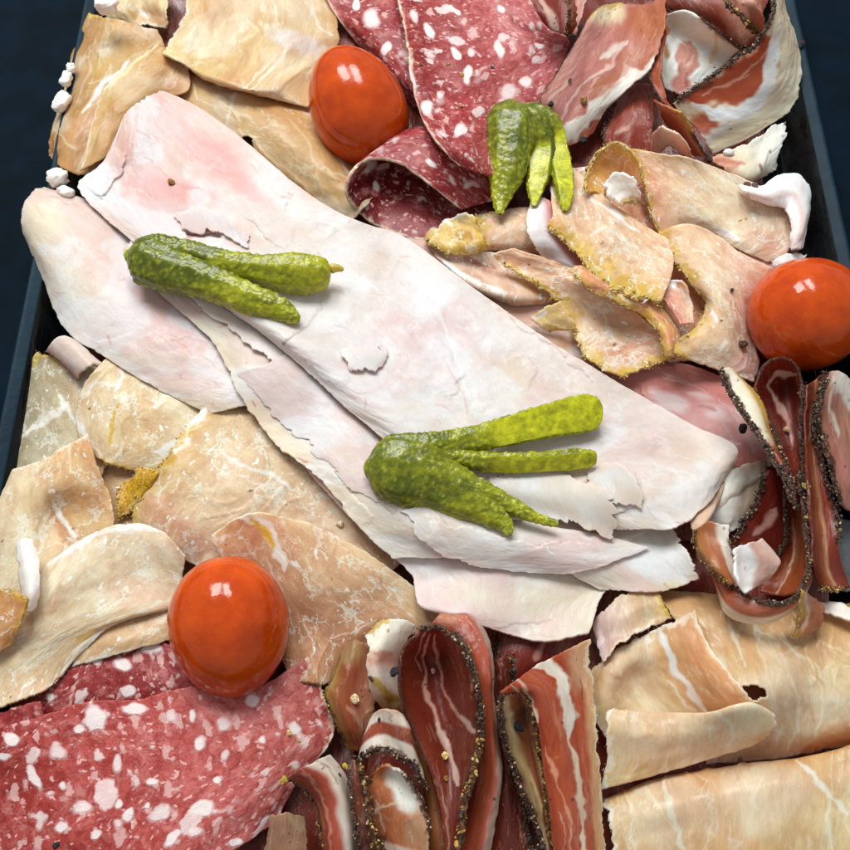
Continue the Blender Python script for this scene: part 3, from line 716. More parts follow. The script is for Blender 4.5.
# ---------------- C10 / B  salami, top
S('coppa', 'dark peppered slice at the top edge between salami and pink cured pork', [
  [(508, -14, .6), (535, -14, .9), (560, -14, .7), (592, -12, .9)],
  [(526, 12, .7), (546, 14, .9), (562, 14, .7), (584, 14, 1.0)],
  [(536, 34, .3), (552, 36, .5), (563, 36, .5), (576, 36, .7)]], '7e332c', uc=[(0, '6a2a22'), (.35, '8e4038'), (.7, '7a342c'), (1, 'd8a8a0')],
  st=[('e8c4bc', 6, [(538, -8), (546, 10), (556, 32)], .9), ('d99c94', 6, [(578, 0), (576, 30)], .7)], crust=[('u0', 0, 1, 'pepper', 6), ('v1', 0, 1, 'pepper', 6)])
S('coppa', 'thin dark slice standing edge-on with a seeded crust at the top centre', [
  [(563, -14, 1.1), (572, -14, 1.2)], [(566, 10, 1.2), (580, 10, 1.1)], [(566, 34, .9), (574, 34, .8)]], '8c4632', crust=[('u0', 0, 1, 'spice', 6)])
SAL = 'b5554f'; SALD = '973a3e'
S('salami', 'narrow salami slice on the left flank of the big folded salami', [
  [(318, -14, .1), (345, -14, .6), (372, -14, .8), (400, -14, .8)],
  [(343, 26, .1), (362, 24, .7), (382, 22, .9), (408, 24, .9)],
  [(362, 46, .1), (378, 48, .7), (392, 50, .85), (412, 56, .9)],
  [(390, 80, .1), (397, 80, .6), (406, 82, .8), (416, 90, .8)],
  [(416, 108, .1), (419, 106, .3), (423, 108, .4), (428, 112, .5)]], SAL, rag=1, uc=[(0, 'b46058'), (.15, '983436'), (1, '902c30')],
  bl=[('F', 372, 19, 10, 13, 10), ('F', 388, 48, 5, 8, 20), ('F', 358, 6, 5, 8)], crust=[('u0', 0, 1, 'lace', 1.5, .5)])
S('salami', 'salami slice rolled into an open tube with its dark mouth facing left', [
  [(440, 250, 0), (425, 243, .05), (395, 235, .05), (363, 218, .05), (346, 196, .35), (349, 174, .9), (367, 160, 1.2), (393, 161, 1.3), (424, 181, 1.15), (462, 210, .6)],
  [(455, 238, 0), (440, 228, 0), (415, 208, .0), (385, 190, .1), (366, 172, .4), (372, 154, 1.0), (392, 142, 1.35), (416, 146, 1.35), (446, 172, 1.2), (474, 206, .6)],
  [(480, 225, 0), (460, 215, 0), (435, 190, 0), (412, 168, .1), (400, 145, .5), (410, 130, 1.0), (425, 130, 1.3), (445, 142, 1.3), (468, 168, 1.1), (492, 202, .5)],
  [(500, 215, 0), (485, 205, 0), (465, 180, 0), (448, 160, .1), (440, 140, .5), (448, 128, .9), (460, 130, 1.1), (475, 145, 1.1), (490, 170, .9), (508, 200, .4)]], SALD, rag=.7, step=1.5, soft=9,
  uc=[(0, '943c3e'), (.35, '6a181c'), (.5, '6c1c20'), (.6, '983638'), (1, '923234')], wr=.7,  # inside of the tube painted darker for the shade in its mouth
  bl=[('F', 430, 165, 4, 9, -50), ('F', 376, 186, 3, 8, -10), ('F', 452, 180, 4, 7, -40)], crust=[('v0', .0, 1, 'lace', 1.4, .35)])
S('salami', 'big folded salami slice with large white fat pieces at the top centre', [
  [(393, -16, .8), (430, -16, 1.3), (480, -16, 1.3), (524, -12, .9)],
  [(403, 28, .9), (440, 26, 1.35), (492, 24, 1.25), (548, 28, .9)],
  [(407, 52, 1.0), (445, 54, 1.35), (500, 54, 1.2), (570, 42, .8)],
  [(410, 76, 1.0), (448, 82, 1.3), (500, 84, 1.05), (552, 84, .7)],
  [(418, 108, .95), (452, 116, 1.2), (492, 120, .9), (536, 114, .6)],
  [(433, 138, .85), (462, 146, .95), (492, 148, .75), (520, 140, .5)],
  [(460, 166, .6), (476, 172, .7), (492, 176, .55), (505, 172, .4)]], SAL, rag=1, soft=8, wr=.9,
  uc=[(0, 'a0403c'), (.1, '8c2c2e'), (.45, '9e3c3e'), (.7, 'b25a5c'), (1, 'b25e60')],
  bl=[('F', 460, 131, 8, 9, 20), ('F', 510, 95, 10, 10), ('F', 525, 83, 7, 7), ('F', 499, 50, 6, 11, 10), ('F', 536, 60, 5, 5), ('F', 467, 75, 5, 13, 5), ('F', 455, 53, 5, 10, -15), ('F', 411, 78, 5, 20, -14), ('F', 430, 32, 5, 11, -25), ('F', 414, 18, 5, 13, -25), ('F', 428, 108, 7, 8, 30), ('F', 455, 12, 9, 3, 40), ('F', 471, 53, 4, 7), ('F', 502, 12, 5, 5), ('F', 540, 45, 6, 4), ('F', 495, 117, 6, 5), ('F', 440, 95, 4, 4)],
  crust=[('u0', 0, 1, 'lace', 1.7, .5)])
# ---------------- C  peppered cured pork, top right
S('coppa', 'dark spicy slice pressed against the top edge behind the curled white fat slice', [
  [(640, -16, .7), (690, -16, 1.1), (730, -14, 1.3), (772, -12, 1.2)],
  [(660, 6, .6), (700, 6, 1.0), (735, 6, 1.2), (766, 14, 1.1)],
  [(690, 22, .4), (715, 26, .6), (738, 32, .8), (758, 34, .8)],
  [(712, 38, .2), (728, 44, .3), (742, 48, .4), (752, 46, .5)]], '74382a', uc=[(0, '6a3226'), (.5, '8a4434'), (.8, 'b88a7c'), (1, '7a382c')],
  crust=[('v0', .3, .9, 'spice', 8, 1.4), ('v1', 0, 1, 'pepper', 6), ('u0', 0, 1, 'pepper', 8, 1.3)], st=[('caa79c', 9, [(735, 2), (755, 10)], .8)])
S('coppa', 'slanted slice edge packed with yellow seeds at the top right', [
  [(716, -10, 1.4), (728, -12, 1.3), (744, -12, 1.5)], [(730, 8, 1.4), (740, 4, 1.3), (756, 2, 1.5)], [(746, 24, 1.2), (754, 20, 1.1), (764, 18, 1.3)], [(756, 34, .9), (761, 32, .9), (766, 30, 1.0)]], 'a4604e',
  crust=[('u0', 0, 1, 'spice', 9, 1.5)], uc=[(0, '8a4a38'), (1, 'd0a294')])
S('coppa', 'dark red slice under the pink peppered slice and above the roast pork', [
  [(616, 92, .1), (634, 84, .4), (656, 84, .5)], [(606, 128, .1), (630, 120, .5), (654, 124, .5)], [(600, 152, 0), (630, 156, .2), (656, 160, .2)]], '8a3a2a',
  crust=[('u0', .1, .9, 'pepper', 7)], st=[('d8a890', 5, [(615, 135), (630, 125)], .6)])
S('coppa', 'creamy white peppered slice with a brown lean centre at the top right', [
  [(665, 14, .5), (686, 10, .8), (712, 26, .9), (741, 50, .7)],
  [(660, 38, .4), (680, 38, .6), (702, 48, .7), (730, 60, .6)],
  [(658, 66, .3), (672, 68, .5), (688, 74, .5), (704, 82, .4)],
  [(664, 88, .1), (673, 93, .2), (682, 96, .2), (692, 96, .2)]], 'ece2d6', mat='fat', rag=1,
  bl=[('c08a7c', 686, 58, 12, 19, 8, .15), ('cf8c84', 680, 84, 10, 10, 0, .4), ('b98c5c', 668, 31, 4, 6), ('b98c5c', 667, 53, 3, 8)], st=[('d9bb98', 5, [(714, 26), (716, 50), (710, 66)], .8), ('f4eee8', 6, [(672, 40), (672, 70)], .8)],
  crust=[('u0', 0, 1, 'spice', 3), ('v0', .45, 1, 'pepper', 5)])
S('coppa', 'wide peppered slice with a cream fat border hanging over the right rim', [
  [(771, -20, 1.7), (776, -20, 1.6), (782, -18, .9)],
  [(771, 14, 1.7), (778, 16, 1.5), (788, 18, .6)],
  [(758, 41, 1.6), (778, 48, 1.4), (798, 46, .3)],
  [(737, 57, 1.5), (770, 80, 1.3), (800, 84, .2)],
  [(706, 79, 1.35), (744, 104, 1.1), (790, 112, .2)],
  [(684, 94, 1.2), (720, 122, .9), (752, 136, .3)],
  [(672, 104, 1.0), (696, 130, .7), (712, 156, .2)]], 'e6d2b8', soft=9, mat='fat', rag=(.5, 2, 1, 1.5),
  vc=None, bl=[('a4543a', 742, 80, 36, 20, -32, .15), ('a4543a', 704, 93, 20, 11, -20, .2), ('b36a54', 706, 124, 16, 12, 30, .3), ('a4543a', 763, 55, 9, 20, 20, .2), ('efe6dc', 690, 145, 16, 8, -40, .4)],
  st=[('f4eeea', 12, [(694, 104), (712, 112), (738, 113), (756, 102), (766, 84), (768, 60), (776, 34)], 1, .3), ('efe4dc', 10, [(704, 142), (722, 130), (730, 122)], .9), ('e2a894', 2.5, [(700, 94), (730, 84), (758, 62), (766, 48)], .8), ('ecd9c4', 8, [(786, 60), (790, 90), (770, 115)], .6), ('ead9c6', 6, [(780, 20), (775, 40)], .8)],
  crust=[('u0', 0, .97, 'pepper', 7.5, 1.3)])
S('coppa', 'small upright brown loop with a dark crust left of the creamy white slice', [
  [(664, 24, .9), (668, 30, .8)], [(655, 52, 1.0), (664, 56, .9)], [(650, 74, 1.0), (663, 78, .9)], [(652, 90, .9), (670, 102, .8)], [(664, 104, .8), (678, 112, .7)]], 'a35a42', crust=[('u0', 0, 1, 'pepper', 3), ('v1', 0, 1, 'pepper', 5)])
S('coppa', 'thin slice with a seeded edge running down to the roast pork at the top right', [
  [(652, 98, .7), (672, 108, .9), (684, 112, 1.0)], [(662, 118, .5), (680, 124, .8), (691, 128, .9)], [(676, 140, .3), (690, 144, .5), (699, 148, .7)], [(692, 156, .2), (702, 158, .4), (709, 160, .6)]], 'b87458', uc=[(0, '8c4434'), (.6, 'bf805c'), (.9, 'e0bc90')],
  crust=[('u1', 0, .45, 'herb', 5), ('u1', .4, 1, 'pepper', 5)])
S('coppa', 'rounded pinkish white fold end just above the roast pork', [
  [(652, 158, 0), (652, 134, .4), (662, 126, .7), (676, 132, .8), (688, 146, .6), (694, 162, .1)], [(660, 168, -.1), (664, 150, .3), (670, 146, .5), (678, 150, .5), (686, 158, .4), (692, 168, 0)]], 'dcb9aa', mat='fat', uc=[(0, 'c88c80'), (.4, 'e8d0c6'), (1, 'd0a090')])
S('coppa', 'ragged cream coloured frill curling into a loop beside the right rim', [
  [(708, 158, .3), (738, 146, .4), (768, 128, .2), (790, 116, .1)],
  [(718, 168, .5), (745, 158, .6), (768, 146, .5), (786, 134, .2)],
  [(724, 176, .4), (748, 176, .6), (764, 166, .6), (776, 150, .3)],
  [(730, 182, .0), (752, 184, .1), (768, 176, .1), (778, 166, 0)]], 'e0ccb4', mat='fat', rag=3.5, wr=2.4, uc=[(0, 'c98e78'), (.3, 'e3cdb4'), (1, 'ece2d8')], st=[('b46a58', 5, [(716, 160), (735, 166), (744, 168)], .8), ('6b4a40', 5, [(757, 164), (760, 170)], .9), ('f2ebe4', 4, [(736, 150), (765, 132), (778, 124)], .8)],  # short dark stroke paints the shaded hole of the loop
  crust=[('v1', 0, 1, 'lace', 2)])
S('coppa', 'pink peppered slice with a broad white fat band beside the small gherkin', [
  [(587, 22, .6), (602, 6, .9), (620, 4, .9), (644, 4, .9), (668, -6, .8)],
  [(571, 50, .7), (590, 40, 1.0), (614, 36, 1.1), (640, 34, 1.0), (665, 34, .7)],
  [(555, 76, .7), (576, 70, 1.0), (602, 68, 1.1), (630, 66, .9), (652, 66, .6)],
  [(540, 100, .6), (562, 100, .9), (586, 98, .9), (608, 92, .8), (630, 88, .6)],
  [(540, 122, .4), (556, 126, .6), (572, 126, .7), (590, 118, .6), (606, 110, .4)],
  [(552, 148, .2), (562, 148, .3), (572, 146, .3), (584, 140, .3), (594, 132, .2)]], 'c58c86', soft=7, wr=.8, rag=(.6, 2, 1, 1.5),
  uc=[(0, 'c99790'), (.3, 'bd7f7c'), (.6, 'b9766a'), (1, 'b87058')],
  bl=[('ecdcc0', 606, 12, 18, 12, 0, .4), ('b8714c', 648, 22, 18, 18, 0, .4, .8), ('e8d6c4', 590, 146, 22, 8, -25, .5), ('9c6a50', 562, 148, 14, 5, 0, .4)],
  st=[('f2ece8', 17, [(664, 50), (650, 70), (626, 84), (604, 100), (588, 118), (566, 132), (550, 134)], 1, .25), ('b9785c', 14, [(645, 42), (630, 62), (606, 84), (592, 98)], .75, .5), ('ecdcd8', 7, [(603, 60), (616, 52), (628, 42)], .95), ('e8c8c4', 3.5, [(629, 40), (612, 64), (586, 82), (568, 104), (560, 120)], .85), ('e4c2bc', 3, [(572, 80), (556, 92), (546, 104)], .8), ('c9a09c', 3, [(590, 40), (575, 64), (562, 84)], .5), ('d09a94', 4, [(612, 20), (606, 44), (590, 60)], .5)],
  crust=[('u0', 0, .8, 'pepper', 2), ('v0', .05, .5, 'herb', 3)])
# ---------------- P  pink ham slice that peeks out right of the pile
S('ham', 'peach pink ham slice mostly hidden between the roast pork and the main ham pile', [
  [(400, 236, 0), (440, 240, .1), (478, 246, .1)],
  [(450, 285, .1), (500, 285, .2), (560, 288, .2)],
  [(530, 345, .1), (580, 338, .25), (630, 345, .2)],
  [(600, 385, .1), (655, 376, .3), (722, 378, .25)],
  [(670, 430, .1), (715, 415, .3), (765, 418, .2)],
  [(715, 475, 0), (740, 468, .2), (772, 468, .1)]], 'd9a890', vc=[(0, 'dfb29c'), (.5, 'e0b59c'), (.62, 'cf938c'), (.8, 'c88c88'), (1, 'c08480')], st=[('a86464', 3, [(635, 385), (645, 398), (650, 405)], .6), ('8c5450', 3, [(700, 405), (715, 412)], .4)])
# ---------------- D  herb crusted roast pork, right
R1, R2 = 'd9b595', 'e3c8a8'
S('roast', 'tan roast pork slice underneath, glimpsed in the hollows between the crusted folds', [
  [(550, 170, .2), (620, 165, .3), (690, 180, .3), (740, 220, .2)], [(560, 240, .2), (620, 240, .3), (690, 250, .3), (750, 270, .2)], [(580, 300, .2), (640, 310, .3), (700, 320, .3), (750, 330, .2)], [(600, 350, .1), (650, 360, .2), (700, 360, .2), (745, 360, .1)]], 'c08c6c', step=2.5)  # tan darkened to hold the shade of the hollows
S('roast', 'pinkish roast pork slice tucked behind the round tomato', [
  [(728, 246, .3), (756, 250, .5), (790, 262, .4)], [(738, 276, .3), (758, 280, .5), (790, 285, .2)], [(746, 312, .2), (756, 314, .3), (775, 318, 0)]], 'dcaf9c', st=[('f2e8e0', 5, [(770, 262), (800, 264)], .9)])
S('fat', 'short white fat strip just above the round tomato at the right', [
  [(770, 262, .3), (785, 254, .5), (806, 254, .3)], [(772, 268, .1), (788, 264, .4), (808, 266, .2)]], 'efe6e2')
S('roast', 'broad roast pork slice spreading from the crusted fold to the white curl', [
  [(628, 148, .7), (655, 152, .9), (690, 158, .9), (735, 176, .7), (768, 190, .4)],
  [(640, 172, .7), (668, 178, 1.0), (706, 186, 1.0), (752, 204, .8), (794, 214, .4)],
  [(646, 196, .6), (676, 200, .9), (712, 208, .9), (754, 226, .7), (797, 236, .3)],
  [(653, 220, .4), (682, 216, .7), (712, 222, .7), (744, 240, .6), (782, 258, .2)],
  [(662, 244, .2), (686, 228, .4), (706, 230, .4), (734, 248, .3), (766, 262, .1)]], R2, soft=8, rag=(2, 1, 1.5, 1.5),
  uc=[(0, 'd8a98c'), (.2, 'dcb898'), (.55, 'e5ccaa'), (1, 'e3c4ac')], bl=[('dba792', 770, 246, 26, 10, 30, .6, .7), ('d9a58c', 652, 196, 8, 34, -10, .6, .6)],
  st=[('f3ece2', 8, [(706, 228), (724, 232), (740, 240)], .9), ('f0e6da', 3, [(742, 190), (760, 196)], .6), ('f0e2d4', 2, [(690, 216), (720, 228)], .6)], crust=[('u0', 0, 1, 'herb', 6), ('v0', 0, .15, 'herb', 5)])
S('fat', 'smooth white fat curl looping around the far right end of the roast pork', [
  [(738, 184, .5), (746, 192, .9), (752, 198, .5)], [(762, 186, .7), (770, 196, 1.1), (776, 206, .6)], [(782, 174, .8), (786, 190, 1.2), (786, 210, .6)], [(800, 174, .7), (797, 194, 1.2), (788, 216, .7)], [(811, 194, .4), (802, 212, 1.2), (790, 226, .7)], [(808, 222, .3), (800, 232, 1.1), (791, 238, .6)], [(800, 248, .2), (795, 250, .7), (790, 250, .4)]], 'f0eae8', wr=1.3, rag=1.2, soft=9, zs=.5, uc=[(0, 'f4f0f0'), (.45, 'efe6e4'), (.6, 'dcc4c0'), (.75, 'f0e8e6'), (1, 'e2cfc8')])
S('roast', 'lacy pink roast pork slice edge just above the cooked ham pile', [
  [(426, 240, .2), (450, 248, .5), (492, 252, .5), (526, 262, .4)],
  [(432, 252, .1), (462, 264, .25), (502, 272, .2), (548, 280, .3)],
  [(442, 262, .35), (470, 284, .55), (506, 297, .5), (554, 299, .3)],
  [(446, 266, 0), (472, 290, .1), (506, 302, .1), (552, 303, .1)]], 'dcb9a2', rag=(2, 2, 1, 3), st=[('9a5a48', 9, [(460, 256), (480, 266), (495, 268)], .6), ('f5efe6', 5, [(436, 254), (458, 272), (480, 286), (505, 294)], .9), ('c49a4c', 5, [(505, 276), (525, 288), (540, 294)], .8)], crust=[('v1', 0, .7, 'lace', 3), ('u1', 0, 1, 'herb', 4)])  # wide brown stroke is the shadow in the hollow, painted on
S('roast', 'rolled roast pork slice running left from under the small gherkin', [
  [(474, 216, .2), (500, 210, .4), (530, 206, .5), (545, 204, .4)],
  [(478, 228, .8), (502, 224, .9), (530, 222, .9), (548, 222, .6)],
  [(474, 246, .5), (502, 243, .6), (532, 244, .6), (552, 248, .4)],
  [(470, 252, .0), (502, 251, .1), (530, 254, .1), (552, 256, .1)]], 'd8b294', rag=2, bl=[('b07c4c', 484, 240, 14, 6, 20, .6, .5)], st=[('8a5a44', 3, [(480, 252), (520, 252), (546, 256)], .5)], crust=[('u0', 0, 1, 'herb', 7), ('v0', 0, .25, 'herb', 5)])
S('roast', 'crumpled yellow crusted tip of roast pork at the foot of the salami roll', [
  [(423, 236, .3), (440, 222, .7), (466, 212, .9), (474, 218, .7)], [(428, 244, .4), (446, 234, .9), (468, 226, .8), (482, 232, .8)], [(438, 250, .3), (456, 246, .7), (472, 244, .9), (486, 242, .6)], [(446, 256, 0), (462, 254, .2), (476, 252, .3), (488, 250, .2)]], 'cfae70', rag=5, wr=1.6, zs=.42, mat='roast', st=[('f0e8d8', 4, [(426, 230), (445, 220), (452, 230)], .9), ('a0702c', 8, [(455, 236), (475, 240)], .6)], crust=[('u0', 0, 1, 'herb', 6), ('v0', 0, 1, 'lace', 3), ('v1', 0, 1, 'herb', 6), ('u1', 0, 1, 'herb', 6)])
S('roast', 'white and pink fat strip falling from the small gherkin between two pork folds', [
  [(530, 200, .5), (540, 198, .7), (550, 202, .6)], [(526, 226, .6), (545, 222, .8), (564, 228, .6)], [(532, 246, .6), (556, 246, .8), (578, 252, .5)], [(548, 262, .4), (570, 264, .6), (590, 270, .4)], [(568, 278, .2), (588, 280, .4), (604, 288, .3)]], 'ede4e0', mat='fat', uc=[(0, 'f2ece8'), (.5, 'efe2de'), (.7, 'd49c98'), (1, 'cf948c')], rag=(3, 1, 1, 1), crust=[('u0', .1, .9, 'lace', 2.5)])
S('roast', 'long roast pork strip with a yellow crust slanting down to the right', [
  [(490, 255, .4), (506, 250, .6), (526, 252, .5)], [(519, 275, .4), (545, 266, .7), (568, 266, .6)], [(547, 292, .4), (573, 284, .8), (602, 286, .7)], [(566, 314, .4), (596, 303, .6), (630, 306, .8)], [(578, 342, .5), (610, 324, .35), (650, 324, .8)], [(592, 364, .7), (630, 348, .3), (670, 342, .8)], [(624, 377, .7), (652, 366, .4), (678, 356, .6)]], 'd3a886', rag=(3, 1, 1, 3), wr=1.3,
  uc=[(0, 'd0b074'), (.15, 'dbb698'), (.5, 'dcb99c'), (1, 'cfa07e')], bl=[('c98a70', 630, 350, 26, 10, -10, .6, .7)], crust=[('u0', .1, 1, 'herb', 6.5, 1.3), ('v1', 0, 1, 'herb', 6.5, 1.3)], st=[('f0e4d4', 3, [(585, 300), (605, 318), (612, 340)], .5), ('e8cfae', 4, [(596, 362), (630, 352), (665, 346)], .5)])
S('roast', 'small torn flake of yellow edged pork lying on the peach ham', [
  [(530, 318, .3), (546, 306, .5), (562, 300, .4)], [(536, 326, .3), (552, 318, .5), (572, 314, .4)], [(548, 332, .1), (562, 330, .3), (578, 330, .2)]], 'e6cf98', rag=3, wr=2, st=[('f5efe4', 5, [(532, 320), (545, 312)], .9)], crust=[('v1', 0, 1, 'herb', 3.5), ('u0', 0, 1, 'lace', 2.5)])
S('roast', 'narrow standing pork ribbon with lacy yellow edges in the middle of the roast pork', [
  [(566, 268, .5), (576, 266, .8), (588, 270, .5)], [(586, 286, .7), (600, 282, 1.1), (612, 284, .7)], [(612, 300, .8), (626, 294, 1.2), (640, 296, .8)], [(640, 314, .8), (652, 310, 1.2), (664, 312, .8)], [(660, 334, .7), (668, 332, 1.1), (678, 332, .7)], [(664, 356, .6), (672, 358, .9), (682, 356, .5)]], 'c8956e', rag=2, wr=1.3, crust=[('u0', 0, 1, 'herb', 5.5, 1.3), ('u1', 0, .8, 'herb', 4.5)], st=[('9a6040', 3, [(590, 284), (625, 300), (655, 320)], .5)])
S('roast', 'large roast pork slice with a yellow left crust reaching down to the peppered slices', [
  [(654, 236, .6), (676, 224, .7), (706, 228, .7), (738, 250, .6), (772, 268, .3)],
  [(674, 262, .8), (696, 256, 1.1), (718, 264, 1.1), (742, 280, .8), (758, 292, .3)],
  [(692, 284, .8), (706, 284, 1.1), (722, 292, 1.1), (738, 302, .8), (750, 312, .3)],
  [(706, 304, .7), (714, 308, 1.0), (726, 316, 1.0), (742, 328, .7), (754, 340, .2)],
  [(694, 328, .6), (706, 334, .9), (722, 344, .9), (740, 354, .6), (758, 366, .2)],
  [(664, 352, .5), (684, 358, .7), (704, 366, .6), (728, 374, .4), (754, 382, .1)]], R1, soft=8, rag=(2.5, 1, 2, 1.5),
  uc=[(0, 'd8b48c'), (.4, 'e0c3a4'), (1, 'dcae98')], bl=[('e0a8a0', 745, 368, 14, 14, 0, .5, .6)], st=[('f3ebe0', 4, [(712, 310), (716, 322)], .8), ('f3ece2', 5, [(716, 352), (722, 340)], .7), ('c4847c', 2, [(735, 300), (752, 350)], .5)],
  crust=[('u0', 0, 1, 'herb', 6.5), ('v1', 0, .25, 'herb', 6)])
S('roast', 'white ended curl of pink pork inside the dark hollow of the roast pork', [
  [(641, 304, .6), (660, 282, .9), (684, 278, 1.0)], [(656, 298, .6), (672, 290, 1.0), (690, 296, .9)], [(668, 308, .5), (680, 312, .8), (694, 314, .7)], [(680, 326, .3), (688, 324, .4), (694, 324, .3)]], 'd8a48c', uc=[(0, 'c9806c'), (.6, 'dca88e'), (1, 'e0b898')], st=[('f6f1ec', 9, [(643, 302), (652, 288), (664, 280), (682, 279)], 1, .3), ('f2e0d0', 3, [(680, 285), (692, 305)], .8)])
S('roast', 'marbled roast pork fold with a crusted lower edge right of the small gherkin', [
  [(552, 152, .4), (578, 172, .7), (606, 198, .8), (636, 220, .6), (668, 240, .3)],
  [(550, 186, .5), (582, 206, .9), (612, 228, 1.0), (642, 246, .8), (674, 262, .4)],
  [(552, 216, .5), (580, 236, .8), (610, 256, .9), (640, 272, .7), (668, 286, .4)],
  [(546, 226, .2), (576, 254, .4), (604, 284, .5), (634, 298, .5), (660, 304, .2)]], 'd9b696', soft=7, rag=(1, 1, 1, 4), vc=[(0, 'dcbc9c'), (.6, 'dab696'), (.88, 'd4ae80'), (1, 'c9a55c')],
  st=[('f2e4d0', 3, [(590, 236), (610, 228), (640, 250)], .6), ('e4bca4', 8, [(566, 190), (600, 220)], .5), ('f4ecdf', 4, [(588, 196), (612, 214), (640, 232)], .8)], crust=[('v1', 0, 1, 'herb', 8, 1.2)])
S('roast', 'arched yellow crusted fold framing a white piece at the top of the roast pork', [
  [(586, 192, .5), (589, 168, 1.0), (600, 150, 1.3), (616, 141, 1.4), (638, 158, 1.2), (644, 182, .9)],
  [(594, 192, .3), (598, 172, .6), (608, 160, .8), (620, 156, .8), (634, 166, .7), (640, 186, .6)],
  [(604, 196, .1), (608, 182, .2), (614, 176, .2), (622, 174, .2), (630, 178, .2), (636, 192, .2)]], 'd2a578', rag=1.5, soft=9, crust=[('v0', 0, 1, 'herb', 7)], uc=[(0, 'cfa05c'), (.5, 'd9b080'), (1, 'c8946c')])
S('fat', 'ragged white chunk lying in the mouth of the crusted pork fold', [
  [(602, 184, .7), (614, 172, 1.0), (630, 176, .9)], [(608, 194, .8), (622, 186, 1.1), (638, 190, .9)], [(622, 206, .6), (634, 204, .8), (643, 206, .6)]], 'f0e9e0', rag=3, wr=2.5, crust=[('v1', 0, 1, 'herb', 4)])
# ---------------- G  salami, bottom left
S('salami', 'dark salami slice under the large upright tomato', [
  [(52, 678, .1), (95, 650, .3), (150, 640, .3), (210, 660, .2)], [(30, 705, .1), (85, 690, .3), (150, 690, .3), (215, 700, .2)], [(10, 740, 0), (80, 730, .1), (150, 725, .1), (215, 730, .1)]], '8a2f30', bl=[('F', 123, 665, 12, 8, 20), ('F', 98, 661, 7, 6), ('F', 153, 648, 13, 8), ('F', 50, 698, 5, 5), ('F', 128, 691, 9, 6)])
S('salami', 'salami scrap at the left edge of the photo below the pale roast pork', [
  [(-25, 715, .2), (10, 708, .4), (42, 700, .3)], [(-25, 740, .2), (10, 735, .4), (45, 728, .2)], [(-25, 770, .1), (10, 765, .2), (50, 760, .1)]], '96383a')
S('salami', 'large flat salami slice filling the lower left corner', [
  [(-22, 735, .5), (40, 716, .7), (84, 702, .7), (141, 698, .6), (192, 686, .6), (250, 690, .7), (308, 656, .5)],
  [(-22, 765, .6), (40, 752, .8), (90, 742, .8), (142, 736, .8), (196, 730, .8), (256, 722, .8), (322, 690, .4)],
  [(-22, 800, .6), (40, 795, .8), (92, 788, .8), (142, 784, .8), (196, 778, .8), (258, 764, .7), (334, 734, .3)],
  [(-22, 840, .5), (40, 840, .7), (92, 838, .8), (142, 832, .8), (190, 822, .8), (244, 806, .7), (300, 778, .3)],
  [(-22, 890, .3), (40, 890, .5), (92, 890, .6), (142, 885, .7), (186, 872, .7), (234, 850, .5), (276, 820, .2)]], 'ac4a44', soft=9, wr=.9, rag=1,
  uc=[(0, '923330'), (.2, 'a2403c'), (.5, 'ae4c49'), (.85, 'bd6461'), (1, 'a85450')],  # pinkish sheen painted into the gradient towards the right
  bl=[('F', 95, 718, 15, 15, 0), ('F', 78, 729, 7, 6), ('F', 12, 739, 9, 7), ('F', 57, 752, 10, 10), ('F', 172, 717, 8, 8), ('F', 134, 710, 15, 8), ('F', 201, 743, 8, 8, -30), ('F', 224, 724, 9, 10, 20), ('F', 161, 813, 16, 9, -35), ('F', 83, 809, 14, 9), ('F', 203, 808, 15, 9, -10), ('F', 196, 832, 10, 7), ('F', 62, 826, 9, 7), ('F', 129, 815, 6, 9, 20), ('F', 41, 820, 5, 14), ('F', 35, 776, 6, 15, -25), ('F', 64, 786, 6, 6), ('F', 226, 755, 6, 8), ('F', 192, 716, 4, 10), ('F', 155, 782, 7, 5), ('F', 120, 764, 5, 11), ('F', 296, 765, 7, 7), ('F', 294, 729, 10, 9, -30), ('F', 97, 833, 6, 6), ('F', 5, 758, 8, 5), ('F', 252, 700, 8, 10, 30), ('F', 174, 838, 5, 14, 45), ('F', 118, 803, 4, 6), ('F', 235, 842, 6, 5), ('F', 262, 742, 5, 5), ('F', 217, 782, 5, 4), ('F', 148, 805, 4, 5)],
  crust=[('u1', 0, .6, 'lace', 2.5, .5)])
# ---------------- F  pale reticulated roast pork, left
Q1 = 'd8bf9c'
S('roast', 'roast pork slice mostly covered, seen only in the gaps below the ham corner', [
  [(60, 400, .1), (140, 395, .2), (230, 395, .2), (300, 430, .1)], [(70, 470, .1), (140, 460, .2), (220, 470, .2), (290, 500, .1)], [(90, 540, .1), (150, 540, .2), (220, 550, .2), (280, 560, .1)]], 'c8a680', step=2.5)
S('roast', 'translucent greyish roast pork slice against the dark left rim', [
  [(36, 352, -.1), (60, 358, .2), (92, 366, .3), (125, 372, .3)], [(26, 388, -.2), (56, 398, .1), (86, 404, .2), (120, 415, .3)], [(14, 430, -.2), (46, 440, .1), (76, 448, .2), (110, 455, .3)], [(0, 472, -.3), (36, 476, 0), (66, 480, .1), (100, 480, .2)], [(-8, 520, -.4), (24, 515, -.1), (54, 510, 0), (90, 505, .1)]], 'b0a488', rag=(3, 1, 3, 1), uc=[(0, '8f8a70'), (.4, 'b5a98c'), (1, 'cdb896')], st=[('ece4d4', 5, [(18, 440), (40, 425), (70, 405)], .8), ('f0eadc', 4, [(60, 395), (78, 425), (95, 452)], .8), ('b89a3c', 8, [(38, 352), (36, 368)], .7), ('b89a3c', 7, [(10, 452), (12, 462)], .7)], crust=[('v0', 0, .35, 'herb', 4), ('u0', .55, .8, 'herb', 3)])
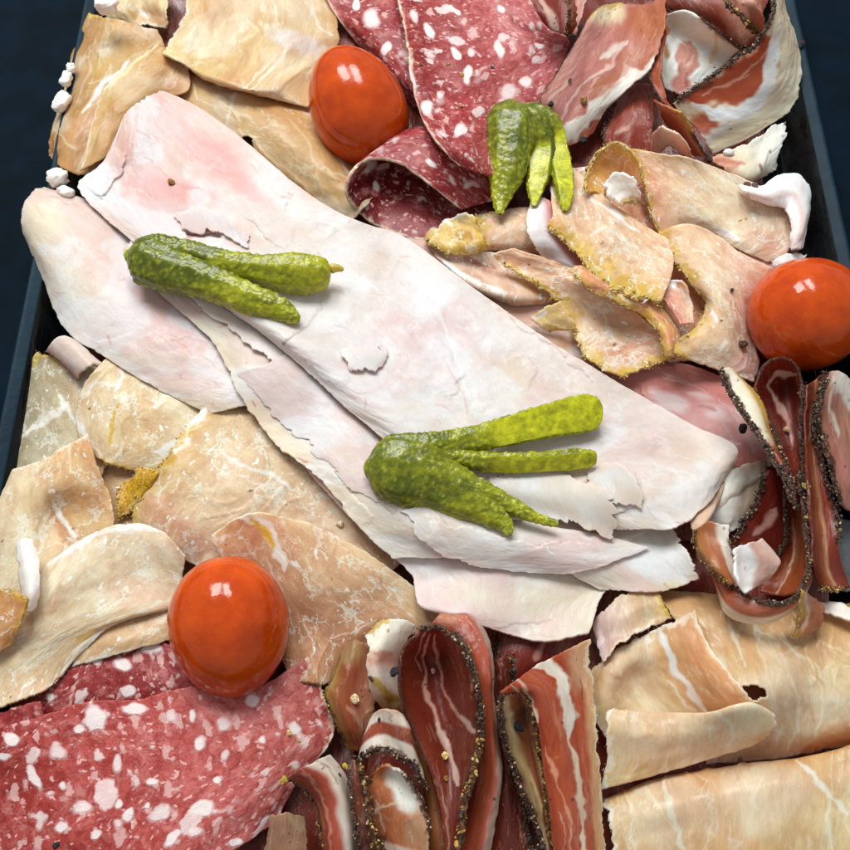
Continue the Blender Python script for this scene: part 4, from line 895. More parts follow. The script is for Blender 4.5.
S('fat', 'narrow rolled fat strip at the top of the left roast pork slices', [
  [(46, 352, .2), (62, 336, .8), (74, 342, .5)], [(62, 362, .3), (76, 350, .9), (88, 354, .6)], [(78, 382, .2), (92, 366, .8), (106, 366, .5)]], 'd8cdc8', uc=[(0, '5c3028'), (.3, 'd0bfb8'), (1, 'dccabc')])
S('roast', 'beige roast pork slice with a thin green yellow edge below the ham corner', [
  [(112, 352, .3), (140, 366, .5), (175, 388, .5), (215, 405, .3)], [(88, 378, .3), (116, 392, .6), (150, 412, .6), (200, 440, .4)], [(76, 410, .2), (102, 428, .5), (140, 447, .5), (190, 466, .4)], [(80, 440, 0), (100, 460, .3), (122, 468, .3), (146, 474, .3)]], Q1, rag=2,
  bl=[('c99f68', 140, 425, 22, 36, 10, .7, .5)], st=[('f2ece0', 5, [(118, 352), (122, 378), (116, 392)], .9), ('f0e8da', 4, [(72, 408), (84, 430), (95, 450)], .9), ('f0e6d4', 4, [(76, 400), (96, 384), (116, 388)], .6), ('c49c34', 4, [(118, 404), (112, 425), (112, 446)], .9), ('c49c34', 3, [(95, 466), (116, 474)], .8), ('f4eee2', 6, [(158, 452), (186, 436), (205, 414)], .8)], crust=[('v1', 0, 1, 'herb', 3)])
S('roast', 'curved roast pork slice with a torn hollow painted dark brown at the far left', [
  [(14, 470, .1), (38, 462, .5), (66, 446, .6), (88, 434, .5)], [(0, 500, .2), (30, 490, .7), (62, 480, .8), (100, 470, .6)], [(-10, 540, .2), (24, 530, .6), (54, 512, .3), (112, 500, .6)], [(-16, 585, .1), (20, 575, .5), (56, 560, .4), (112, 532, .5)], [(-20, 640, 0), (10, 625, .3), (40, 600, .3), (90, 560, .2)]], Q1, rag=(1, 2, 2, 2), uc=[(0, 'dcc8aa'), (.4, 'd8bc96'), (.7, 'cda67c'), (1, 'd0ae84')],
  bl=[('a06a44', 62, 522, 8, 26, -25, .6, .6), ('b4875c', 84, 505, 20, 12, 0, .7, .5)], st=[('f2eadc', 6, [(12, 470), (32, 456), (62, 444)], .9), ('f4ecdc', 4, [(54, 500), (62, 518), (76, 540)], .9), ('c8aa84', 3, [(36, 500), (40, 530)], .4), ('c9a24c', 3, [(70, 438), (82, 436)], .7)], crust=[('v0', 0, 1, 'lace', 2)])  # dark brown blob paints the shade of the hollow
S('roast', 'widest roast pork slice of the left side, along the lower ham edge', [
  [(222, 382, .1), (262, 405, .2), (310, 436, .2), (368, 488, .2), (430, 545, .1)],
  [(206, 404, .4), (240, 425, .5), (285, 458, .5), (340, 510, .4), (400, 565, .3)],
  [(184, 430, .5), (228, 455, .8), (274, 490, .7), (326, 535, .5), (380, 580, .3)],
  [(166, 458, .5), (206, 486, .9), (250, 520, .8), (300, 552, .6), (350, 590, .3)],
  [(136, 494, .4), (176, 520, .8), (220, 546, .7), (262, 568, .4), (310, 600, .2)],
  [(130, 528, .1), (160, 548, .5), (200, 568, .4), (240, 586, .2), (280, 612, 0)]], Q1, soft=8, rag=(3, 1, 1, 2),
  uc=[(0, 'd4b486'), (.25, 'd6b896'), (.6, 'd9bb9c'), (1, 'cda98c')], bl=[('cf9f86', 165, 515, 26, 16, 40, .7, .6), ('e2caa8', 230, 450, 30, 16, 35, .7, .6), ('c99a80', 195, 540, 30, 14, 35, .7, .6)],
  st=[('f6f0e6', 9, [(205, 408), (190, 425), (178, 446), (160, 456)], .9, .8), ('f2ece2', 3, [(222, 452), (240, 466), (270, 474), (292, 490)], .7), ('c9a440', 4, [(140, 470), (165, 462)], .9), ('f0e2cc', 3, [(262, 500), (285, 530), (300, 545)], .6)], crust=[('u0', .35, .95, 'herb', 5), ('v1', 0, .2, 'herb', 4)])
S('roast', 'clump of green yellow herb crust bedded in the left roast pork', [
  [(118, 490, .9), (134, 470, 1.0), (160, 466, .9)], [(116, 505, .9), (134, 486, 1.1), (158, 476, .9)], [(118, 520, .7), (130, 510, .9), (146, 494, .7)]], 'b3912c', mat='herb', rag=5, wr=1.5, lift=-.62, crust=[('u0', 0, 1, 'herb', 9, 1.3), ('v1', 0, 1, 'herb', 8, 1.3), ('v0', 0, 1, 'herb', 5)])
S('roast', 'brownish roast pork slice between the large tomato and the peppered slices', [
  [(210, 535, .3), (250, 512, .9), (300, 520, .9), (345, 540, .6), (400, 575, .4), (446, 612, .2)],
  [(222, 560, .2), (262, 540, .5), (305, 560, .7), (350, 578, .6), (396, 600, .4), (430, 628, .2)],
  [(250, 600, .1), (285, 596, .4), (320, 604, .6), (355, 612, .6), (385, 622, .4), (405, 636, .1)],
  [(275, 645, 0), (300, 645, .2), (325, 645, .4), (345, 645, .4), (362, 645, .3), (380, 650, .1)],
  [(292, 680, -.1), (308, 684, .1), (322, 686, .2), (335, 680, .2), (345, 672, .1), (356, 666, 0)]], 'bf9878', soft=8, rag=(2, 1, 2, 2),
  vc=[(0, 'd9bd98'), (.2, 'cfae8c'), (.5, 'b98f70'), (1, 'a87c5c')], bl=[('caa088', 262, 528, 20, 10, 20, .5, .5)],
  st=[('f4ecdc', 10, [(246, 516), (262, 524), (278, 548), (286, 572)], .95, .3), ('d8b440', 5, [(252, 518), (264, 530), (274, 548)], .9), ('efe0c8', 3, [(210, 540), (225, 522), (244, 514)], .8), ('ead2ba', 2, [(330, 640), (350, 632), (378, 620)], .7), ('efe0d0', 3, [(425, 610), (440, 600)], .6)], crust=[('u0', 0, .4, 'lace', 3), ('v0', 0, .2, 'lace', 2.5), ('v1', 0, 1, 'spice', 2.5)])
S('roast', 'shaded roast pork strip just left of the large tomato', [
  [(95, 622, .3), (135, 604, .5), (182, 588, .4)], [(84, 645, .3), (125, 636, .5), (178, 622, .4)], [(72, 668, 0), (120, 654, .2), (172, 640, .1)]], 'c9a884', rag=2.5, st=[('f0e6d4', 4, [(90, 640), (110, 625)], .8)], crust=[('v1', 0, .6, 'lace', 3)])  # darker tan carries the shade below the flap
S('roast', 'pale speckled roast pork flap draped over the salami left of the large tomato', [
  [(46, 566, .3), (82, 540, .5), (118, 524, .5), (158, 528, .4), (186, 556, .2)],
  [(28, 600, .4), (66, 580, .8), (108, 566, .9), (148, 566, .7), (182, 582, .2)],
  [(10, 636, .4), (50, 624, .8), (92, 610, .8), (136, 602, .6), (178, 604, .2)],
  [(-14, 668, .3), (26, 658, .6), (56, 646, .6), (88, 636, .4), (112, 626, .2)],
  [(-26, 712, .1), (6, 706, .3), (34, 696, .3), (56, 682, .2), (68, 664, .1)]], 'd9c2a0', soft=8, rag=(1.5, 2, 2, 3),
  bl=[('cfa68c', 130, 590, 30, 14, 0, .7, .5), ('c9a484', 40, 690, 30, 10, -20, .7, .5)], vc=[(0, 'dfcdb0'), (.5, 'd9c2a2'), (1, 'd2b490')],
  st=[('f6f2ea', 9, [(50, 566), (76, 545), (105, 530), (140, 526), (158, 532)], .95, .8), ('f4e8d0', 6, [(64, 676), (74, 655), (88, 640), (106, 628)], .9, .8), ('d0a850', 4, [(72, 640), (95, 630)], .6), ('ead9bc', 3, [(160, 540), (180, 560)], .6)], crust=[('u1', .5, 1, 'lace', 3), ('v0', .1, .8, 'lace', 2.4)])
S('fat', 'thin white fat loop standing at the left edge above the pale flap', [
  [(16, 545, .6), (24, 538, .9), (33, 540, .8)], [(20, 566, .7), (28, 562, 1.0), (40, 566, .7)], [(22, 594, .5), (30, 594, .8), (40, 590, .5)], [(24, 612, .2), (29, 612, .4), (35, 608, .2)]], 'f1eae2')
S('roast', 'small brown tongue of roast pork with a yellow rim at the left edge', [
  [(-20, 596, .6), (8, 590, .9), (28, 598, .8)], [(-20, 622, .7), (5, 622, 1.0), (22, 622, .8)], [(-20, 662, .3), (-4, 655, .5), (10, 645, .4)]], 'b88e62', crust=[('u1', 0, 1, 'herb', 3), ('v0', 0, 1, 'herb', 3.5)])
# ---------------- I1/I3  big cured ham rolls, bottom right
S('coppa', 'reddish brown slice glimpsed through the hole in the long ham roll', [[(715, 670, 1.0), (755, 665, 1.1), (790, 670, 1.0)], [(715, 710, 1.0), (755, 712, 1.1), (790, 710, 1.0)]], 'c08060', step=3)
S('cured', 'long rolled cured ham slice across the right side below the peppered slices', [
  [(650, 590, -.1), (700, 592, .1), (740, 598, .1), (800, 606, .1), (875, 600, .1)],
  [(668, 612, .4), (715, 616, .7), (760, 620, .7), (810, 630, .7), (875, 628, .7)],
  [(690, 648, .6), (735, 652, .95), (775, 658, 1.0), (820, 664, 1.0), (875, 660, 1.0)],
  [(705, 700, .6), (748, 698, .95), (785, 702, 1.0), (825, 704, 1.0), (875, 700, 1.0)],
  [(710, 742, .3), (752, 740, .6), (790, 738, .7), (828, 736, .7), (875, 728, .7)],
  [(705, 765, -.1), (750, 762, .0), (790, 758, .1), (830, 750, .1), (875, 744, .1)]], 'cda57c', soft=9, rag=(3, 0, 2, 1), wr=1.2,
  vc=[(0, 'b98c64'), (.2, 'c89c74'), (.5, 'd3ad84'), (.8, 'd6ae88'), (1, 'b9825c')], bl=[('c07a5c', 780, 755, 60, 7, -5, .6, .5)],
  st=[('f0dcbc', 3.5, [(790, 678), (799, 700), (797, 725), (786, 752)], .85), ('ecd5b2', 3, [(806, 668), (819, 690), (822, 712), (812, 745)], .7), ('efdcbc', 2, [(752, 630), (780, 642), (808, 660), (825, 685)], .5), ('e8cda6', 2, [(820, 640), (850, 655)], .6), ('e0bf96', 2, [(830, 680), (845, 700)], .5), ('efdfc8', 3, [(780, 655), (800, 645)], .3)], holes=[(753, 692, 13, 5.5)])
S('cured', 'cured ham roll along the bottom right corner with branching pale streaks', [
  [(606, 800, -.3), (665, 780, -.1), (735, 768, -.1), (800, 758, -.1), (880, 738, -.1)],
  [(602, 800, .1), (664, 778, .4), (735, 765, .4), (800, 757, .4), (880, 736, .4)],
  [(608, 820, .5), (668, 800, 1.0), (738, 786, 1.1), (800, 778, 1.1), (880, 762, 1.1)],
  [(612, 850, .5), (670, 835, 1.0), (740, 825, 1.15), (800, 818, 1.2), (880, 805, 1.2)],
  [(600, 895, .3), (665, 890, .8), (740, 885, 1.0), (800, 880, 1.0), (880, 870, 1.0)]], 'd3ae82', soft=10, rag=(4, 0, 0, 0),
  vc=[(0, 'bd9062'), (.25, 'cfa67a'), (.6, 'd8b68c'), (1, 'd8b489')], bl=[('d99f84', 780, 790, 60, 14, -10, .8, .35), ('c49c70', 618, 840, 12, 30, 0, .5, .6)],
  st=[('f3e4ca', 5, [(661, 774), (668, 800), (674, 822), (684, 856)], .9), ('f3e6d0', 5, [(797, 758), (815, 780), (832, 797), (848, 815)], .9), ('f0dec0', 4, [(832, 797), (828, 820), (832, 850)], .8), ('eed9b8', 2.5, [(648, 790), (664, 815), (676, 835)], .7), ('e8d0aa', 1.6, [(720, 795), (730, 820), (731, 850)], .6), ('e8cfa8', 1.6, [(690, 800), (700, 830)], .4), ('e8cfa8', 1.5, [(770, 790), (780, 815), (778, 850)], .4)], crust=[('u0', .1, 1, 'lace', 3)])
S('cured', 'hollow folded cured ham piece with a white streak left of the long roll', [
  [(588, 672, .2), (612, 650, .6), (640, 636, .5), (672, 622, .4), (694, 606, .2)],
  [(592, 690, .5), (612, 672, .9), (642, 655, .6), (676, 645, .6), (704, 632, .4)],
  [(592, 712, .6), (612, 696, .8), (634, 680, .2), (682, 672, .5), (724, 664, .5)],
  [(602, 735, .3), (622, 716, .5), (646, 704, .0), (696, 700, .3), (746, 690, .4)],
  [(620, 748, 0), (645, 735, .0), (672, 726, .0), (712, 718, .2), (758, 708, .3)]], 'd8b488', soft=8, rag=(3, 3, 4, 1), wr=1.3,
  uc=[(0, 'dcbf92'), (.25, 'd0aa7a'), (.45, 'e3c898'), (.75, 'cfa57a'), (1, 'd8b48c')], bl=[('ecd6a4', 642, 692, 22, 18, -20, .6, .8)],
  st=[('f6ecdc', 6, [(658, 624), (666, 648), (678, 672), (692, 692), (706, 712)], .95), ('f0dfc2', 2.5, [(666, 680), (684, 700), (696, 712)], .8), ('eed9b6', 2, [(596, 668), (620, 652), (655, 638)], .7), ('e8cfa6', 2, [(610, 665), (625, 680)], .6)],
  crust=[('v0', .45, 1, 'lace', 4), ('u1', 0, 1, 'lace', 2.4), ('u0', 0, .8, 'lace', 4)])
S('cured', 'cured ham flap rolled toward the viewer with a torn left end', [
  [(622, 718, .3), (668, 722, .3), (715, 718, .3), (755, 708, .2), (775, 715, .1)],
  [(607, 710, .8), (655, 712, .9), (705, 712, .9), (750, 704, .6), (776, 716, .3)],
  [(606, 730, 1.1), (655, 732, 1.3), (706, 730, 1.2), (746, 722, .8), (776, 726, .4)],
  [(606, 758, .9), (655, 754, 1.0), (705, 746, .9), (744, 738, .6), (772, 732, .3)],
  [(600, 790, .4), (652, 776, .4), (702, 762, .4), (742, 748, .3), (766, 738, .1)]], 'dcba8c', soft=9, rag=(3, 4, 0, 1), wr=.9,
  uc=[(0, 'dcc088'), (.15, 'd6b382'), (.6, 'dcb98e'), (1, 'e8cfa2')],
  st=[('f3e6cc', 3, [(716, 712), (732, 722), (733, 735), (726, 748)], .9), ('eedabb', 2, [(700, 715), (712, 740)], .6), ('ecd6ae', 1.5, [(640, 714), (650, 745)], .5), ('ecd6ae', 1.5, [(668, 714), (676, 740)], .4), ('ead09c', 3, [(604, 780), (650, 768)], .5)], crust=[('u0', 0, 1, 'lace', 4), ('u1', 0, 1, 'lace', 3)])
S('cured', 'small lilac pink scrap poking out under the lowest ham slice', [
  [(592, 625, .4), (612, 602, .6), (634, 590, .5), (656, 588, .3)], [(596, 645, .5), (618, 622, .8), (642, 608, .7), (664, 602, .4)], [(602, 664, .2), (622, 645, .5), (646, 630, .4), (672, 618, .2)]], 'd6b4a4', uc=[(0, 'cfb4b0'), (.5, 'd9b89c'), (1, 'd6ae7c')], rag=4, wr=2.5, crust=[('v1', 0, 1, 'lace', 3), ('u1', 0, 1, 'herb', 3)])
# ---------------- H  peppered dark slices, bottom middle
CR_, CB = '8e3f32', 'a9583f'
S('coppa', 'dark slice at the back under the ham edge in the bottom middle', [
  [(500, 628, .1), (535, 628, .4), (590, 628, .3)], [(496, 655, .1), (530, 655, .4), (580, 648, .3)], [(492, 690, 0), (520, 685, .1), (555, 668, .1)]], '7c322c', st=[('cf9c94', 4, [(542, 640), (536, 660)], .8)], crust=[('u0', 0, 1, 'pepper', 7)])
S('coppa', 'deep brown slice standing edge-on between the two largest peppered folds', [
  [(490, 660, .5), (500, 658, .8), (512, 656, .5)], [(494, 715, .5), (502, 715, .8), (514, 712, .4)], [(500, 770, .5), (506, 770, .8), (520, 768, .4)], [(490, 820, .4), (506, 820, .7), (526, 820, .4)], [(484, 870, .3), (506, 870, .5), (540, 870, .3)]], '6b2a20', uc=[(0, '7a3024'), (.5, '5a2018'), (1, '6e3424')], crust=[('u1', 0, 1, 'pepper', 8, 1.4), ('u0', 0, .3, 'pepper', 9, 1.4)])
S('coppa', 'olive edged brown slice leaning on the salami below the large tomato', [
  [(340, 652, .2), (355, 640, .5), (370, 646, .3)], [(334, 676, .4), (352, 670, .8), (374, 672, .5)], [(325, 694, .4), (346, 698, .9), (376, 706, .5)], [(336, 724, .3), (352, 726, .8), (370, 734, .4)], [(350, 752, .1), (358, 752, .3), (366, 754, .1)]], '9c5a3c', uc=[(0, '9a8a4c'), (.15, '9c6a44'), (.5, '98503a'), (.9, 'c99078'), (1, 'a88a64')], vc=None, bl=[('a8926a', 350, 652, 14, 12, 0, .6, .8)], st=[('d9b0a0', 4, [(348, 705), (362, 730)], .6)], crust=[('u0', .45, 1, 'spice', 5), ('u0', 0, .4, 'spice', 2)])
S('coppa', 'cream white capped slice just left of the big dark fold', [
  [(366, 636, .5), (385, 619, .9), (404, 618, .9), (418, 624, .7)], [(368, 648, .7), (384, 644, 1.1), (396, 642, 1.0), (406, 645, .7)], [(366, 668, .6), (380, 668, 1.0), (392, 668, .9), (400, 668, .6)], [(372, 692, .4), (386, 694, .8), (396, 694, .7), (402, 694, .4)], [(384, 712, .1), (392, 714, .3), (400, 714, .3), (406, 712, .1)]], 'ece0cc', mat='fat', vc=[(0, 'efe6d6'), (.25, 'ece2d2'), (.4, 'c89c8c'), (.55, 'e6d6cc'), (.75, 'cfb4a0'), (1, 'b08a4c')], st=[('a8903c', 7, [(372, 678), (384, 690), (398, 702)], .85), ('b88878', 9, [(376, 655), (394, 655)], .8)], crust=[('v0', 0, .5, 'herb', 3.5)])
S('coppa', 'narrow brown slice edges running down left of the big dark fold', [
  [(402, 700, .4), (408, 704, .7), (416, 710, .5)], [(414, 740, .4), (421, 745, .7), (430, 750, .5)], [(424, 790, .4), (432, 790, .7), (442, 790, .5)], [(430, 870, .3), (442, 870, .6), (456, 870, .4)]], '8c563a', uc=[(0, '5a2c1c'), (.4, 'a06a44'), (.7, '7a3c28'), (1, 'a8744c')])
S('coppa', 'orange brown slice with a pale rim wrapping the right side of the big dark fold', [
  [(424, 636, .3), (436, 618, .9), (446, 610, .9), (458, 606, .6)], [(446, 640, .8), (458, 628, 1.3), (468, 616, 1.2), (476, 612, .7)], [(466, 660, .9), (474, 652, 1.4), (482, 645, 1.3), (488, 642, .7)], [(478, 700, .9), (483, 698, 1.3), (488, 696, 1.2), (493, 695, .6)], [(480, 738, .7), (486, 738, 1.1), (491, 735, 1.1), (498, 735, .6)], [(474, 772, .6), (484, 774, 1.0), (494, 776, 1.0), (502, 778, .5)], [(460, 815, .5), (475, 815, .9), (488, 815, .9), (496, 815, .4)], [(446, 875, .4), (462, 875, .7), (476, 875, .7), (486, 875, .3)]], 'a8563c', uc=[(0, '8e4030'), (.5, 'a9553e'), (.66, 'b8685a'), (.78, 'e8cdc0'), (.92, 'e6cabc'), (1, 'c08a78')], rag=.8, soft=7, bl=[('cf9c80', 450, 618, 14, 6, -20, .7, .5)])
S('coppa', 'big dark red fold with pink lines and an arched pepper rim in the bottom middle', [
  [(419, 630, 1.3), (434, 627, 1.7), (450, 632, 1.3)],
  [(403, 646, 1.3), (430, 650, .9), (464, 645, 1.6)],
  [(397, 672, 1.3), (436, 676, .9), (477, 676, 1.7)],
  [(402, 706, 1.2), (440, 708, .9), (481, 705, 1.7)],
  [(414, 736, 1.0), (446, 735, .9), (481, 735, 1.6)],
  [(430, 772, .9), (452, 770, .8), (474, 768, 1.4)],
  [(440, 806, .7), (454, 805, .7), (466, 802, 1.1)],
  [(447, 862, .5), (453, 862, .5), (458, 862, .8)]], CR_, soft=8, rag=.5, wr=.8,
  uc=[(0, '6a2c1e'), (.08, '7c3626'), (.5, '6c2c24'), (.9, '7a3a2a'), (1, '5c241a')],
  st=[('e0b4ac', 3.5, [(430, 634), (422, 655), (424, 690), (436, 722), (449, 745)], .8), ('ecd0c8', 6, [(436, 724), (450, 748), (456, 770), (459, 786)], .85), ('dba9a0', 3, [(436, 634), (437, 660), (446, 692), (460, 715), (474, 728)], .8), ('efd6cc', 4, [(462, 716), (475, 732)], .8), ('d9b0a4', 3, [(470, 670), (474, 700)], .5)],
  crust=[('u1', .02, .55, 'pepper', 9, 1.3), ('u1', .5, 1, 'spice', 10, 1.5), ('v0', 0, 1, 'pepper', 6), ('u0', 0, .6, 'pepper', 1.8)])
S('coppa', 'slice with alternating white and brown bands arching over a peppered hollow', [
  [(372, 742, .3), (370, 722, .8), (384, 708, 1.1), (400, 712, 1.0), (410, 730, .5)],
  [(366, 758, .3), (364, 736, .9), (384, 720, 1.3), (404, 726, 1.2), (416, 748, .5)],
  [(362, 776, .3), (360, 750, 1.0), (384, 734, 1.5), (408, 744, 1.3), (422, 768, .6)],
  [(358, 792, .3), (359, 764, 1.1), (380, 750, 1.6), (408, 760, 1.4), (428, 792, .7)]], 'a05a42', mat='coppa', vc=[(0, 'd9b8a4'), (.12, 'efe4dc'), (.3, 'efe2da'), (.36, 'a9604a'), (.62, '8f4436'), (.68, 'f0e6de'), (.93, 'efe4dc'), (1, '8a4434')], rag=.6, soft=7, crust=[('v1', .05, 1, 'pepper', 8, 1.2)])
S('coppa', 'rounded marbled white and brown slice face inside the pepper ring', [
  [(370, 774, .9), (384, 764, 1.1), (402, 770, 1.1)], [(366, 796, .9), (390, 790, 1.3), (420, 796, 1.0)], [(370, 820, .9), (398, 816, 1.3), (428, 820, .9)], [(380, 845, .8), (404, 842, 1.1), (430, 846, .8)], [(392, 880, .5), (410, 880, .7), (430, 880, .5)]], 'c4846a', soft=6, uc=[(0, 'a8603f'), (.4, 'b8714c'), (1, 'cda184')], bl=[('f1ece8', 404, 792, 13, 27, -28, .3), ('b8947a', 412, 830, 10, 14, 0, .4, .8), ('efe0d4', 400, 850, 20, 5, 20, .4, .7)], st=[('ecd4c4', 3, [(372, 812), (388, 806), (398, 800)], .8), ('e8ccb8', 2.5, [(376, 800), (384, 830)], .6)], crust=[('u0', 0, 1, 'spice', 8, 1.2), ('u1', 0, .55, 'pepper', 5)])
S('coppa', 'small greyish brown slice end at the bottom edge beside the salami', [
  [(270, 815, .3), (286, 812, .6), (304, 816, .4)], [(266, 845, .3), (286, 842, .7), (308, 845, .4)], [(266, 880, .1), (286, 880, .4), (308, 880, .2)]], 'a8836c', bl=[('c9b094', 297, 822, 8, 10, 0, .5), ('8a6a58', 280, 830, 10, 12, 0, .5, .6)])
S('coppa', 'curved slice with a white outer band at the bottom edge beside the salami', [
  [(288, 776, .6), (298, 768, 1.2), (312, 762, 1.4), (328, 754, .9)], [(302, 784, .7), (314, 778, 1.4), (328, 774, 1.5), (343, 774, .8)], [(314, 802, .7), (326, 798, 1.3), (338, 796, 1.4), (351, 804, .7)], [(320, 830, .6), (332, 828, 1.2), (344, 828, 1.2), (356, 832, .6)], [(322, 880, .4), (336, 880, .9), (348, 880, .9), (360, 880, .4)]], 'a34c3c', soft=6, rag=.7, uc=[(0, '7c3a2c'), (.1, '944636'), (.35, 'a8503f'), (.5, 'b55c4c'), (.6, 'f0e4dc'), (1, 'f2eae2')], st=[('d89a86', 2.5, [(310, 772), (326, 796), (334, 850)], .8)], crust=[('u0', 0, .75, 'spice', 7, 1.2)])
S('coppa', 'dark peppered slice edge in the gap right of the white banded slice', [
  [(348, 760, .6), (353, 758, .8), (358, 760, .6)], [(353, 800, .6), (359, 800, .8), (366, 800, .6)], [(360, 880, .4), (370, 880, .6), (380, 880, .4)]], '6e3828', crust=[('u1', 0, 1, 'spice', 10, 1.5), ('u0', 0, 1, 'pepper', 7)])
S('coppa', 'pale strip of fat inside the pouch of the right-hand peppered slice', [
  [(500, 692, .8), (509, 688, 1.0), (524, 692, .8)], [(500, 720, .7), (512, 718, .5), (536, 716, .8)], [(508, 752, .6), (522, 750, .4), (541, 745, .8)], [(518, 790, .6), (532, 786, .5), (547, 780, .8)], [(534, 825, .5), (543, 822, .4), (552, 820, .7)], [(548, 870, .4), (552, 870, .4), (558, 868, .5)]], 'b07c54', rag=.5, soft=6, uc=[(0, '7a4430'), (.25, 'e4cfa6'), (.45, 'b87c58'), (.75, '6e3426'), (1, 'd2b078')], bl=[('3a2a24', 522, 716, 12, 12, 0, .4, .8)], st=[('ecdcbc', 6, [(503, 700), (508, 716)], .9), ('ecd8a4', 5, [(512, 745), (530, 780), (546, 820)], .9)], crust=[('u0', 0, 1, 'pepper', 7.5, 1.3), ('u1', .05, 1, 'spice', 9, 1.5)])  # dark blob and dark band paint the shaded inside of the pouch
S('coppa', 'broad brown and white streaked slice beside the torn cured ham', [
  [(499, 694, .9), (512, 682, 1.5), (530, 668, 1.6), (554, 656, 1.4), (590, 638, .7)],
  [(524, 694, 1.2), (538, 692, 1.7), (554, 686, 1.7), (572, 682, 1.3), (594, 682, .6)],
  [(537, 724, 1.2), (548, 722, 1.6), (562, 720, 1.6), (578, 718, 1.2), (596, 718, .6)],
  [(543, 764, 1.0), (554, 764, 1.4), (566, 762, 1.5), (582, 762, 1.1), (600, 762, .5)],
  [(550, 812, .8), (561, 812, 1.2), (573, 810, 1.3), (587, 808, 1.0), (603, 806, .4)],
  [(556, 880, .6), (566, 880, .9), (578, 880, 1.0), (591, 880, .8), (606, 880, .3)]], 'b0543c', soft=8, rag=(.6, 3, 2, 1), wr=.8,
  uc=[(0, 'a4503c'), (.3, 'b25a42'), (.62, 'b5583f'), (.76, 'b45a40'), (.86, 'd8b08c'), (1, 'dcbc98')],
  bl=[('d2ab8c', 582, 668, 14, 22, -10, .5, .9)], st=[('f3ebe4', 13, [(524, 668), (545, 662), (560, 680), (569, 706), (570, 738)], 1, .3), ('f0dfd0', 5, [(570, 740), (576, 775), (580, 815), (583, 870)], .95), ('ecc8b8', 4.5, [(516, 680), (532, 698), (538, 722)], .9), ('dfa48c', 3, [(544, 745), (556, 780), (568, 815), (574, 870)], .8), ('f2e4d4', 3, [(512, 686), (528, 700), (540, 722)], .7), ('c98a6c', 3, [(552, 700), (560, 740)], .6)],
  crust=[('u0', 0, .2, 'pepper', 5), ('u1', 0, 1, 'lace', 3)])
# ---------------- J  peppered dark slices, right
S('coppa', 'grey translucent slice end over the dark tray at the right edge', [
  [(820, 510, .0), (834, 515, .2), (850, 520, .1), (875, 525, 0)], [(824, 545, .1), (840, 550, .3), (856, 552, .2), (875, 555, 0)], [(832, 590, .0), (848, 592, .1), (860, 590, .1), (875, 590, 0)]], '5c6062', mat='fat')
S('coppa', 'white fat edged strip at the far right below the dark slices', [[(815, 600, .3), (845, 604, .5), (875, 614, .4)], [(820, 612, .3), (850, 622, .5), (875, 632, .4)]], 'eadfd4', mat='fat')
S('fat', 'white fat lump emerging right of the ham tip', [
  [(706, 486, .4), (726, 472, .7), (750, 462, .5), (766, 458, .4)], [(704, 506, .4), (728, 496, .7), (748, 486, .5), (766, 476, .5)], [(708, 522, .2), (728, 522, .5), (744, 514, .5), (758, 502, .4)], [(722, 534, 0), (732, 532, .2), (740, 528, .2), (748, 522, .1)]], 'ece6e0', uc=[(0, 'f2eeea'), (.5, 'ece4da'), (.75, 'a8947c'), (1, '8c7a6c')], bl=[('7c6c54', 742, 512, 8, 8, 0, .6, .7), ('b8b0a8', 754, 474, 10, 8, 0, .5, .7)], wr=1.8, rag=2, relief=[('step', [(712, 512), (735, 492), (760, 478)], .15, 10)], st=[('c9b49c', 4, [(712, 510), (736, 490), (758, 478)], .6), ('a89484', 3, [(730, 526), (742, 505), (748, 492)], .6)])  # tan strokes paint the crease of the fold darker
S('coppa', 'dark red inner slice with a pink band deep in the right peppered bundle', [
  [(764, 470, .3), (774, 470, .5), (786, 475, .4)], [(756, 500, .4), (770, 505, .5), (788, 515, .4)], [(740, 525, .4), (758, 530, .5), (782, 540, .3)], [(728, 545, .3), (748, 550, .4), (772, 562, .2)]], '742a22', st=[('e0b0a8', 7, [(774, 508), (766, 522), (752, 534)], .85)], crust=[('u0', 0, 1, 'pepper', 8, 1.2)])
S('coppa', 'brown slice wall with one pale line curving up inside the right bundle', [
  [(784, 488, .6), (791, 486, .5), (798, 486, .9)], [(784, 530, .4), (795, 530, .4), (806, 530, 1.0)], [(772, 565, .3), (790, 566, .4), (808, 566, 1.0)], [(758, 592, .3), (776, 594, .4), (800, 592, .9)]], '98523a', uc=[(0, '8a4230'), (.6, 'a8613f'), (1, '9a5838')], st=[('e8c4ac', 3, [(792, 518), (792, 560), (786, 580), (776, 596)], .85)], crust=[('u0', 0, .75, 'pepper', 7)])
S('coppa', 'scoop shaped peppered slice with a white lower lip above the long ham roll', [
  [(797, 470, 1.4), (799, 470, 1.3), (801, 470, 1.2)], [(806, 530, 1.5), (809, 532, 1.3), (811, 534, 1.0)], [(807, 572, 1.5), (810, 576, 1.3), (811, 580, .9)], [(792, 598, 1.5), (794, 602, 1.2), (796, 606, .8)], [(764, 602, 1.4), (764, 612, 1.2), (764, 623, .6)], [(738, 590, 1.3), (732, 602, 1.1), (727, 614, .5)], [(715, 572, 1.1), (716, 578, .9), (717, 586, .4)], [(703, 552, .9), (704, 555, .7), (706, 560, .3)]], 'a8603f', rag=.4, soft=8, wr=.4, uc=[(0, '8a4a34'), (.3, 'ad6245'), (.58, 'b06a50'), (.68, 'f0e6dc'), (1, 'f2ebe2')], crust=[('u0', 0, .8, 'pepper', 6.5, 1.2), ('u0', .8, 1, 'spice', 6)])
